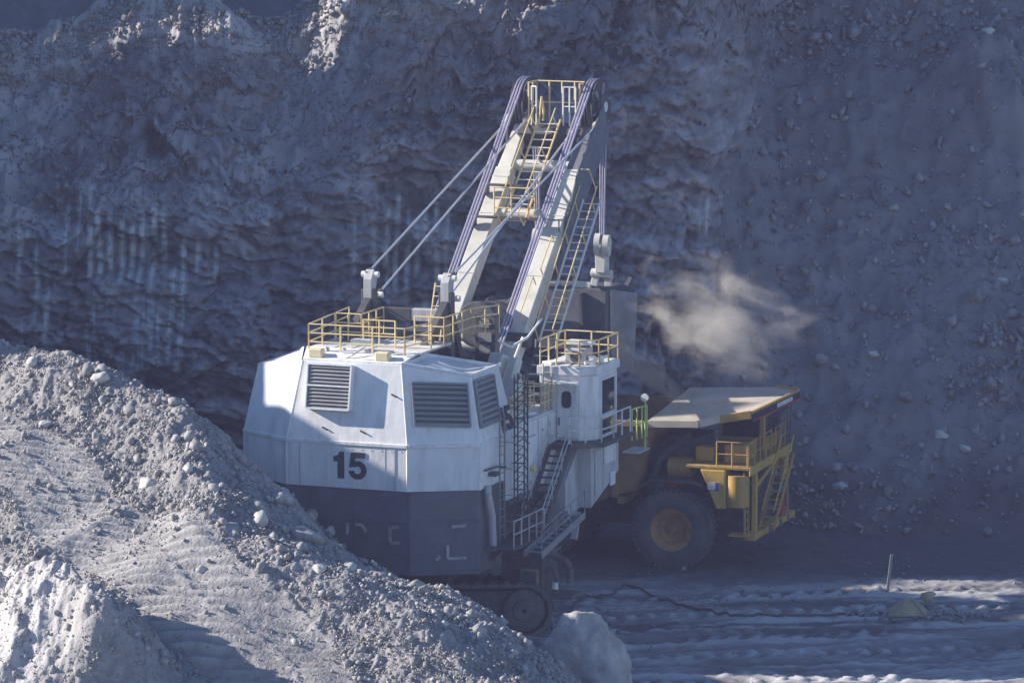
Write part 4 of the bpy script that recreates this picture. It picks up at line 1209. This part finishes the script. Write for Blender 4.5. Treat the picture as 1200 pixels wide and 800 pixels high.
for y in (-2.0, -.9, .2, 1.3, 2.4): b.box(4.92, 4.94, y - .015, y + .015, 5.5, 8.1)
b.box(4.92, 4.95, -1.9, -.2, 7.55, 7.62)
for y, z in ((-1.2, 7.8), (-.9, 7.3), (.6, 7.6), (1.6, 7.2)): b.box(4.92, 4.96, y, y + .12, z, z + .1)
b.build("door_seam", M['grey_white'], S)
# revolving frame, roller ring, car body
MB().box(-3.6, 3.9, -3.4, 4.2, 3.2, 5.5).build("revolving_frame", M['dark'], S, bevel=.05)
MB().tube((0, 0, 2.55), (0, 0, 3.2), 3.1, n=48).build("roller_ring", M['track'], S, smooth=True)
MB().box(-2.6, 2.6, -3.2, 3.6, 1.1, 2.55).build("car_body", M['dark'], S, bevel=.08)
# box of machinery under the stair with square hatch and hose reel
hb = MB().box(4.2, 5.9, -1.9, -.2, 1.7, 3.2).build("cable_box", M['dark'], S, bevel=.05)
MB().box(5.0, 5.75, -1.94, -1.90, 1.95, 2.7).build("hatch_frame", M['tan'], hb, bevel=.02)
MB().box(5.1, 5.65, -1.96, -1.94, 2.05, 2.6).build("hatch", M['black'], hb)
MB().box(4.1, 6.0, -2.0, -.1, 3.2, 3.32).build("box_lid", M['track'], hb, bevel=.02)
MB().path([(5.9, -1.2, 3.4), (6.1, -1.2, 3.1), (6.55, -1.2, 3.0), (6.75, -1.2, 2.7), (6.75, -1.2, 2.1)], .13, n=10).path([(5.9, -1.5, 2.6), (6.2, -1.5, 2.7), (6.35, -1.5, 2.3), (6.35, -1.5, 1.8)], .1, n=10).build("cable_elbow", M['track'], S, smooth=True)
MB().tube((6.35, -1.75, 1.95), (6.35, -1.75, 2.2), .12, n=14).build("insulator", M['rail_white'], S)
MB().box(5.0, 7.0, -1.7, -.4, 1.55, 1.68).build("cable_tray", M['track'], S, bevel=.02)
# crawlers: lower works stand turned across the house
LW = rad(21 + 4)      # back to world axes, then a little
def lw(x, y, z):       # x along the track, y across
    return V_((x * math.cos(LW) - y * math.sin(LW), x * math.sin(LW) + y * math.cos(LW), z))
for side in (-1, 1):
    y0, y1 = (side * 3.4 - .75, side * 3.4 + .75)
    hl, R = 3.85, .98
    core = [(-hl, .35), (hl, .35), (hl + .5, 1.1), (hl, 1.85), (-hl, 1.85), (-hl - .5, 1.1)]
    tr = MB().prism([lw(x, y0 + .2, z) for x, z in core], lw(0, 1.1, 0)).build("crawler_track", M['dark'], S, bevel=.04)
    if True:
        wh = MB()
        for xx in (-hl, -2.4, -1.2, 0, 1.2, 2.4, hl):
            rr = .82 if abs(xx) == hl else .42
            zz = 1.1 if abs(xx) == hl else .62
            wh.lathe([(.1, -.08), (rr * .5, -.08), (rr * .55, 0), (rr * .9, 0), (rr, .05), (rr, .3), (.1, .3)], lw(xx, y0 + .02, zz), lw(0, 1, 0), 26)
        wh.build("track_wheel", M['track'], tr, smooth=True)
    per = 4 * hl + 2 * math.pi * R
    npd = 40
    pad = None
    for k in range(npd):
        s_ = k / npd * per
        if s_ < 2 * hl: x, z, an = -hl + s_, 1.1 + R, 0
        elif s_ < 2 * hl + math.pi * R:
            t = (s_ - 2 * hl) / R; x, z, an = hl + math.sin(t) * R, 1.1 + math.cos(t) * R, t
        elif s_ < 4 * hl + math.pi * R: x, z, an = hl - (s_ - 2 * hl - math.pi * R), 1.1 - R, math.pi
        else:
            t = (s_ - 4 * hl - math.pi * R) / R; x, z, an = -hl - math.sin(t) * R, 1.1 - math.cos(t) * R, math.pi + t
        if pad is None:
            pad = MB().box(-.26, .26, -.85, .85, -.09, .09).box(-.12, .12, -.85, .85, .09, .17).build("track_pad", M['track'], tr, bevel=.03)
            o = pad
        else:
            o = pad.copy(); col.objects.link(o)
        o.location = lw(x, side * 3.4, z)
        o.rotation_euler = (Matrix.Rotation(LW, 3, 'Z') @ Matrix.Rotation(an, 3, 'Y')).to_euler()

# ------------------------------------------------------------------ haul truck (local x = forward, y = its left)
T_ = thing("haul_truck", "dusty yellow mine haul truck standing under the shovel's dipper", "dump truck", (11.25, 13.35, 0), -rad(18))
def B(name, m, *boxes, parent=T_, bevel=.03):
    b = MB()
    for q in boxes: b.box(*q)
    return b.build(name, m, parent, bevel=bevel)
def wheel(x, y, side, dual=False):
    ys = [y] if not dual else [y, y - side * 1.05]
    for j, yy in enumerate(ys):
        c = (x, yy, 1.66)
        w = .52
        w_ = MB().lathe([(.86, -w * .8), (1.0, -w), (1.3, -w * 1.04), (1.56, -w * .86), (1.64, -w * .6), (1.66, 0), (1.64, w * .6), (1.56, w * .86), (1.3, w * 1.04), (1.0, w), (.86, w * .8)], c, (0, 1, 0), 56).build("wheel", M['tyre'], T_, smooth=True)
        b = MB()
        for k in range(44):
            t = 2 * math.pi * k / 44
            ca, sa = math.cos(t), math.sin(t)
            for s, off in ((-1, 0), (1, .07)):
                t2 = t + off
                e = V_((math.cos(t2), 0, math.sin(t2)))
                cc = V_(c)
                b.bar(cc + e * 1.645 + V_((0, s * .06, 0)), cc + e * 1.615 + V_((0, s * w * .93, 0)), .15, .13, up=e)
        b.build("tread_lugs", M['tyre'], w_)
        if j == 0:
            o = side * -1
            MB().lathe([(.06, side * .05), (.30, side * .08), (.34, side * -.02), (.46, side * -.02), (.60, side * .02), (.62, side * .30), (.80, side * .42), (.90, side * .44), (.90, side * .30), (.06, side * -.25)], c, (0, 1, 0), 40).build("rim", M['rim'], w_, smooth=True)
            b = MB()
            for k in range(14):
                t = 2 * math.pi * k / 14
                b.tube((x + .53 * math.cos(t), yy + side * .0, 1.66 + .53 * math.sin(t)), (x + .53 * math.cos(t), yy + side * .05, 1.66 + .53 * math.sin(t)), .035, n=6)
            b.tube((x, yy, 1.66), (x, yy + side * .22, 1.66), .24, .18, n=20)
            b.build("hub", M['rim'], w_)
wheel(0, -2.95, -1); wheel(0, 2.95, 1)
wheel(-5.9, -2.75, -1, True); wheel(-5.9, 2.75, 1, True)
B("chassis", M['dark'], (-8.0, 3.0, -1.1, 1.1, 1.4, 2.4), (-.5, .5, -2.4, 2.4, 1.2, 2.1), (-6.4, -5.4, -1.2, 1.2, .9, 2.6))
B("engine", M['dark'], (-.9, 2.5, -1.4, 1.4, 2.2, 4.2))
# bed
def side_poly(y):
    return [(-1.25, y, 5.95), (-1.0, y, 5.2), (-1.7, y, 3.3), (-3.2, y, 2.65), (-8.6, y, 3.6), (-9.6, y, 4.5), (-9.2, y, 5.9), (-5.2, y, 6.1)]
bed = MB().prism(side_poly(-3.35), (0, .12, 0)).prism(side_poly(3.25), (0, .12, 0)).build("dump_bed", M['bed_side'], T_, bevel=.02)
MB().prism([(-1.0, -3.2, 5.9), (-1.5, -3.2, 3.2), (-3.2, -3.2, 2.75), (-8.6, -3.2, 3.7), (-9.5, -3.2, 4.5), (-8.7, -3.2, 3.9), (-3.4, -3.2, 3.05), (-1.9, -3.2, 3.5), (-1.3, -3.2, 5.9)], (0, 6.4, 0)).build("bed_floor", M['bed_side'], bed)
b = MB()
for x, z0, z1 in ((-2.4, 2.9, 5.9), (-3.7, 2.7, 6.0), (-5.0, 2.9, 6.0), (-6.3, 3.1, 5.9), (-7.6, 3.3, 5.9)):
    for s in (-1, 1): b.bar((x, s * 3.42, z0), (x, s * 3.42, z1), .28, .16, up=(0, 1, 0))
for s in (-1, 1): b.bar((-9.2, s * 3.4, 5.9), (-1.2, s * 3.4, 6.02), .22, .25)
for x in (-2.2, -3.2, -4.4, -5.6, -6.8): b.bar((x, -3.3, 2.75 + .12 * abs(x + 2.4)), (x, 3.3, 2.75 + .12 * abs(x + 2.4)), .3, .3)
b.build("bed_rib", M['bed_side'], bed, bevel=.02)
# load heaped in the bed
x = np.linspace(-8.6, -1.4, 60); y = np.linspace(-3.2, 3.2, 50)
Xh, Yh = np.meshgrid(x, y, indexing='ij')
Zh = 4.3 + 1.6 * np.exp(-((Xh + 4.6) / 2.6) ** 2 - (Yh / 2.2) ** 2) + .18 * fbm(Xh * 1.4, Yh * 1.4, octv=4, s=201)
ld = mesh_obj("load", np.stack([Xh, Yh, Zh], 2).reshape(-1, 3), grid_faces(60, 50), M['talus'])
ld.location = T_.location; ld.rotation_euler = T_.rotation_euler
tag(ld, "heap of broken rock lying in the haul truck's bed", "rock heap")
# canopy over the cab: a shallow tray with turned-up edge
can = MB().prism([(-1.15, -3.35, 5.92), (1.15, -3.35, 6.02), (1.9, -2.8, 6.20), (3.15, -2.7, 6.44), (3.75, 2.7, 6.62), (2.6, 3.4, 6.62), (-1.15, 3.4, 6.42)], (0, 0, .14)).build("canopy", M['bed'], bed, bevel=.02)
b = MB()
b.bar((-1.15, -3.38, 6.02), (1.15, -3.38, 6.12), .10, .30).bar((1.15, -3.36, 6.12), (1.9, -2.83, 6.3), .10, .30)
b.build("canopy_edge", M['bed'], bed, bevel=.02)
b = MB().bar((1.9, -2.83, 6.28), (3.18, -2.73, 6.52), .10, .34).bar((3.75, 2.75, 6.72), (2.6, 3.45, 6.7), .10, .3).bar((3.18, -2.75, 6.58), (3.78, 2.75, 6.76), .12, .12)
b.build("canopy_edge", M['cat'], bed, bevel=.02)
MB().bar((3.22, -2.7, 6.40), (3.80, 2.75, 6.58), .08, .30).build("canopy_sign_band", M['figure'], bed)
MB().bar((3.27, -2.7, 6.26), (3.85, 2.75, 6.44), .06, .05).build("red_stripe", M['red'], bed)
b = MB()
for k in range(6):
    y = .05 + k * .3
    t = (y + 2.7) / 5.45
    b.bar((3.275 + .58 * t, y, 6.41 + .18 * t), (3.30 + .58 * t, y + .22, 6.415 + .18 * t), .03, .17)
b.build("sign_lettering", M['rail_white'], bed)
b = MB()
for y in (-2, -1, 0, 1, 2): b.bar((-1.1, y, 6.1 + .05 * y), (3.2 + .1 * y, y, 6.42 + .05 * y), .12, .22)
b.build("canopy_beam", M['cat'], bed)
# deck, cab and front
B("deck", M['cat'], (.6, 3.3, -3.35, 3.35, 4.28, 4.42))
B("deck_skirt", M['cat_bright'], (3.28, 3.36, -3.35, 3.35, 4.05, 4.42))
MB().prism([(1.2, -3.38, 4.27), (2.3, -3.38, 4.27), (2.3, -3.38, 2.65), (1.9, -3.38, 2.65)], (0, .7, 0)).build("fuel_tank", M['cat_bright'], T_, bevel=.06)
MB().box(1.55, 2.0, -3.42, -3.385, 3.45, 3.75).build("emblem", M['rail_white'], T_)
MB().box(1.88, 2.02, -3.44, -3.42, 3.4, 3.75).build("emblem_patch", M['blue'], T_)
MB().tube((2.72, -3.0, 2.75), (2.72, -3.0, 4.05), .48, n=24).build("air_tank", M['cat'], T_, smooth=True)
B("air_cleaner", M['cat'], (2.0, 2.9, -2.6, -1.7, 4.42, 5.2), bevel=.08)
B("air_cleaner", M['cat'], (2.0, 2.9, -1.45, -.6, 4.42, 5.15), bevel=.08)
B("hydraulic_box", M['cat_bright'], (.7, 1.5, -2.3, -1.5, 4.42, 5.0), bevel=.06)
cb = B("cab", M['cat'], (.9, 2.9, .5, 3.2, 4.42, 6.1), bevel=.06)
B("windscreen", M['glass'], (2.91, 2.94, .7, 3.0, 5.05, 5.9), parent=cb)
B("side_window", M['glass'], (1.1, 2.7, .46, .49, 5.05, 5.9), parent=cb)
B("brake_cabinet", M['dark'], (-.6, .8, -1.9, .4, 4.3, 5.3))
MB().tube((-.4, -2.2, 4.1), (.6, -2.2, 4.1), .45, n=20).build("accumulator", M['cat'], T_, smooth=True)
MB().tube((-.2, -2.6, 3.4), (-.2, -2.2, 3.4), .3, n=18).build("red_reservoir", M['red'], T_, smooth=True)
MB().prism([(-1.5, -3.3, 3.35), (-.9, -3.3, 3.75), (.9, -3.3, 3.75), (1.3, -3.3, 3.6), (1.3, -3.3, 3.5), (.8, -3.3, 3.62), (-.85, -3.3, 3.62), (-1.5, -3.3, 3.2)], (0, 1.4, 0)).build("mudguard", M['dark'], T_)
MB().path([(-1.2, -2.4, 3.0), (-.8, -2.6, 4.4), (.0, -2.5, 5.2), (.5, -2.4, 5.6)], .16, n=10).path([(-1.4, -2.0, 3.0), (-1.0, -2.2, 4.6), (-.3, -2.2, 5.4)], .12, n=10).build("hose", M['cable'], T_, smooth=True)
MB().tube((2.05, -2.4, 4.42), (2.05, -2.4, 4.9), .07, n=10).build("extinguisher", M['red'], T_, smooth=True)
MB().tube((-1.9, -1.1, 2.0), (-2.9, -1.3, 5.2), .2, n=14).build("hoist_cylinder", M['dark'], T_, smooth=True)
# front frame: radiator, bumper with notches, diagonal stair, posts
fr = B("radiator", M['dark'], (2.55, 2.95, -1.3, 1.3, 1.9, 4.1))
for k in range(9):
    z = 2.05 + k * .23
    MB().box(2.95, 2.98, -1.2, 1.2, z, z + .09).build("grille_bar", M['black'], fr)
B("front_post", M['cat_bright'], (3.1, 3.3, -2.25, -2.0, 1.5, 4.1), bevel=.02)
B("front_post", M['cat'], (3.1, 3.3, 2.3, 2.95, 3.0, 4.1), bevel=.02)
MB().tube((3.2, 3.2, 1.6), (3.2, 3.2, 4.2), .05, n=8).build("front_post", M['cat'], T_)
MB().bar((3.2, -2.9, 1.45), (3.3, 3.25, 1.45), .45, .28).build("bumper", M['cat_bright'], T_, bevel=.02)
b = MB()
for y in (-.6, 1.0, 2.2): b.bar((3.45, y - .18, 1.42), (3.46, y + .18, 1.42), .12, .30)
b.build("bumper_notch", M['black'], T_)
B("front_step", M['cat'], (2.4, 3.2, -3.3, -2.6, 1.5, 1.6))
b = MB()
for y in (-3.25, -2.7): b.bar((3.1, y, 1.5), (3.05, y, 4.2), .06, .08)
b = b.build("access_ladder", M['cat'], T_)
for k in range(7): MB().tube((3.08, -3.25, 1.8 + .36 * k), (3.08, -2.7, 1.8 + .36 * k), .03, n=6).build("rung", M['cat'], b)
def tstair(p, q, wv):
    p, q, wv = V_(p), V_(q), V_(wv)
    st = MB().bar(p, q, .06, .2).bar(p + wv, q + wv, .06, .2).build("diagonal_stair", M['cat'], T_)
    for k in range(9):
        c = p.lerp(q, (k + .5) / 9)
        MB().bar(c, c + wv, .22, .04).build("tread", M['cat'], st)
    MB().tube(p + V_((.1, 0, .8)), q + V_((.1, 0, .8)), .035, n=6).tube(p + wv + V_((0, 0, .8)), q + wv + V_((0, 0, .8)), .035, n=6).build("stair_rail", M['cat_bright'], st)
tstair((3.3, -1.7, 1.6), (3.3, 1.5, 4.25), (.6, 0, 0))
MB().tube((3.35, 1.7, 1.6), (3.35, 1.7, 2.5), .14, n=12).build("front_extinguisher", M['red'], T_)
MB().bar((3.25, -2.1, 3.45), (3.25, 1.0, 4.05), .08, .18).build("front_brace", M['cat_bright'], T_)
railing([(3.25, -3.3, 4.42), (3.25, .3, 4.42)], 1.0, .9, mids=1, m=M['cat'], parent=T_, r=.03)
railing([(3.25, 1.0, 4.42), (3.25, 3.3, 4.42), (1.0, 3.35, 4.42)], 1.0, .9, mids=1, m=M['cat'], parent=T_, r=.03)
railing([(1.9, -3.3, 4.42), (3.2, -3.3, 4.42)], 1.0, .7, mids=1, m=M['cat'], parent=T_, r=.03)
b = MB()
for y in (1.1, 2.6, 3.15): b.tube((3.3, y, 4.4), (3.35, y, 6.1), .025, n=6)
b.build("mirror_bracket", M['dark'], T_)
for y in (-1.75, -1.2, 1.3, 1.85):
    MB().tube((2.98, y, 3.5), (3.06, y, 3.5), .13, n=16).build("headlight", M['rail_white'], T_)

# ------------------------------------------------------------------ small things on the pit floor
def fz(x, y): return float(floor_z(np.array([x]), np.array([y]))[0])
pts = []
for a, c in (((5.9, .6), None), ((6.4, 3.4), None), ((7.6, 4.3), None), ((8.3, 6.4), None), ((9.2, 4.6), None), ((10.4, 2.2), None), ((11.3, .9), None), ((12.4, .3), None), ((13.8, .15), None), ((15.3, .2), None), ((17.0, .5), None), ((18.6, .7), None)):
    pts.append(V_((a[0], a[1], fz(*a) + .10)))
dense = []
for i in range(len(pts) - 1):
    p0, p1, p2, p3 = pts[max(0, i - 1)], pts[i], pts[i + 1], pts[min(len(pts) - 1, i + 2)]
    for k in range(6):
        t = k / 6
        q = .5 * ((2 * p1) + (p2 - p0) * t + (2 * p0 - 5 * p1 + 4 * p2 - p3) * t * t + (3 * p1 - p0 - 3 * p2 + p3) * t ** 3)
        q.z = fz(q.x, q.y) + .07
        dense.append(q)
dense.append(pts[-1])
tag(MB().path(dense, .05, n=8).build("power_cable", M['cable'], smooth=True), "black trailing power cable snaking over the rutted floor from the shovel", "cable")
q = (19.15, .55, fz(19.15, .55))
cs = thing("cable_stand", "small tan tent shaped cover with grey edge strips on the muddy floor", "cover", q)
cs.scale = (.9, .9, .8)
MB().prism([(-.75, -.5, 0), (.75, -.5, 0), (.08, -.05, .82), (-.08, -.05, .82)], (0, .06, 0)).prism([(.75, -.5, 0), (.95, .5, 0), (.12, .1, .82), (.08, -.05, .82)], (.05, 0, 0)).prism([(-.75, -.5, 0), (-.9, .5, 0), (-.12, .1, .82), (-.08, -.05, .82)], (-.05, 0, 0)).build("canvas", M['tan'], cs)
MB().bar((-.7, -.53, .05), (-.12, -.1, .83), .09, .03).bar((.7, -.53, .05), (.12, -.1, .83), .09, .03).build("edge_strip", M['louvre'], cs)
MB().bar((-.1, 0, .82), (.5, .1, .88), .12, .12).build("ridge_bar", M['grey_white'], cs, bevel=.01)
v, f = rock_shape(2, 77, (1, .8, .8))
o = mesh_obj("cable_drum_cover", v * .36, f, M['tan'], smooth=True)
o.location = (19.95, .9, q[2] + .62)
tag(o, "round ochre sack perched beside the tan tent shaped cover", "sack")
pl = MB().bar((0, 0, 0), (.16, 0, 1.5), .11, .11).build("marker_post", M['louvre'])
pl.location = (18.75, 5.6, fz(18.75, 5.6))
tag(pl, "thin leaning pale marker post behind the tan cover", "post")
n = 160
x = 19.6 + RNG.normal(size=n) * 1.3; y = .6 + RNG.normal(size=n) * .7
scatter("mud_clods", np.stack([x, y, floor_z(x, y)], 1), RNG.uniform(.05, .2, n), M['stone_dark'], 1, "dark mud clods heaped round the tan cover", 9)

# ------------------------------------------------------------------ dust thrown up by the load
def dust(name, label, loc, scale, rot, dens, nscale, thr, colr=(.93, .86, .76), seed=0.0, fall=.35):
    v, f = ICO[3]
    v = v * (1 + .16 * fbm(v[:, 0] * 1.3 + seed, v[:, 1] * 1.3, v[:, 2] * 1.3, octv=3, s=5))[:, None]
    m = bpy.data.materials.new(name)
    m.use_nodes = True
    N, L = m.node_tree.nodes, m.node_tree.links
    N.remove(N["Principled BSDF"])
    pv = N.new("ShaderNodeVolumePrincipled")
    pv.inputs["Color"].default_value = (*colr, 1)
    pv.inputs["Anisotropy"].default_value = 0.2
    tc = N.new("ShaderNodeTexCoord")
    no = N.new("ShaderNodeTexNoise")
    no.inputs["Scale"].default_value = nscale
    no.inputs["Detail"].default_value = 9
    no.inputs["Roughness"].default_value = 0.6
    no.inputs["Distortion"].default_value = 0.6
    mp = N.new("ShaderNodeMapping")
    mp.inputs["Location"].default_value = (seed, seed * .7, 0)
    L.new(tc.outputs["Object"], mp.inputs[0]); L.new(mp.outputs[0], no.inputs["Vector"])
    ln = N.new("ShaderNodeVectorMath"); ln.operation = 'LENGTH'
    L.new(tc.outputs["Object"], ln.inputs[0])
    m1 = N.new("ShaderNodeMath"); m1.operation = 'MULTIPLY_ADD'
    m1.inputs[1].default_value = -fall; m1.inputs[2].default_value = fall * .55
    L.new(ln.outputs["Value"], m1.inputs[0])
    m2 = N.new("ShaderNodeMath"); m2.operation = 'ADD'
    L.new(m1.outputs[0], m2.inputs[0]); L.new(no.outputs[0], m2.inputs[1])
    mr = N.new("ShaderNodeMapRange")
    mr.inputs[1].default_value = thr; mr.inputs[2].default_value = thr + .22
    mr.inputs[3].default_value = 0; mr.inputs[4].default_value = dens
    L.new(m2.outputs[0], mr.inputs[0])
    L.new(mr.outputs[0], pv.inputs["Density"])
    L.new(pv.outputs[0], N["Material Output"].inputs["Volume"])
    o = mesh_obj(name, v, f, m)
    o.location = loc; o.scale = scale; o.rotation_euler = rot
    tag(o, label, kind='stuff')
    return o
dust("dust_cloud", "sunlit cream dust cloud billowing up behind the haul truck's canopy", (12.5, 13.4, 9.9), (4.9, 1.8, 3.0), (0, rad(14), 0), 1.3, 2.1, .475, colr=(.98, .93, .85), seed=2.3, fall=.42)
dust("falling_dust", "brownish streak of dust falling from the dipper into the truck bed", (9.3, 13.4, 7.7), (2.3, .8, .62), (0, rad(38), 0), 1.2, 1.6, .36, colr=(.8, .68, .55), seed=5.1)

# ------------------------------------------------------------------ haze
hz = MB().box(-650, 650, -650, 650, -2.6, 62).build("haze", M['floor'])
m = bpy.data.materials.new("haze_air")
m.use_nodes = True
N, L = m.node_tree.nodes, m.node_tree.links
N.remove(N["Principled BSDF"])
pv = N.new("ShaderNodeVolumePrincipled")
pv.inputs["Color"].default_value = (.62, .62, 1.0, 1)
pv.inputs["Density"].default_value = 0.00030
L.new(pv.outputs[0], N["Material Output"].inputs["Volume"])
hz.data.materials[0] = m
tag(hz, "thin bluish haze filling the pit", kind='stuff')
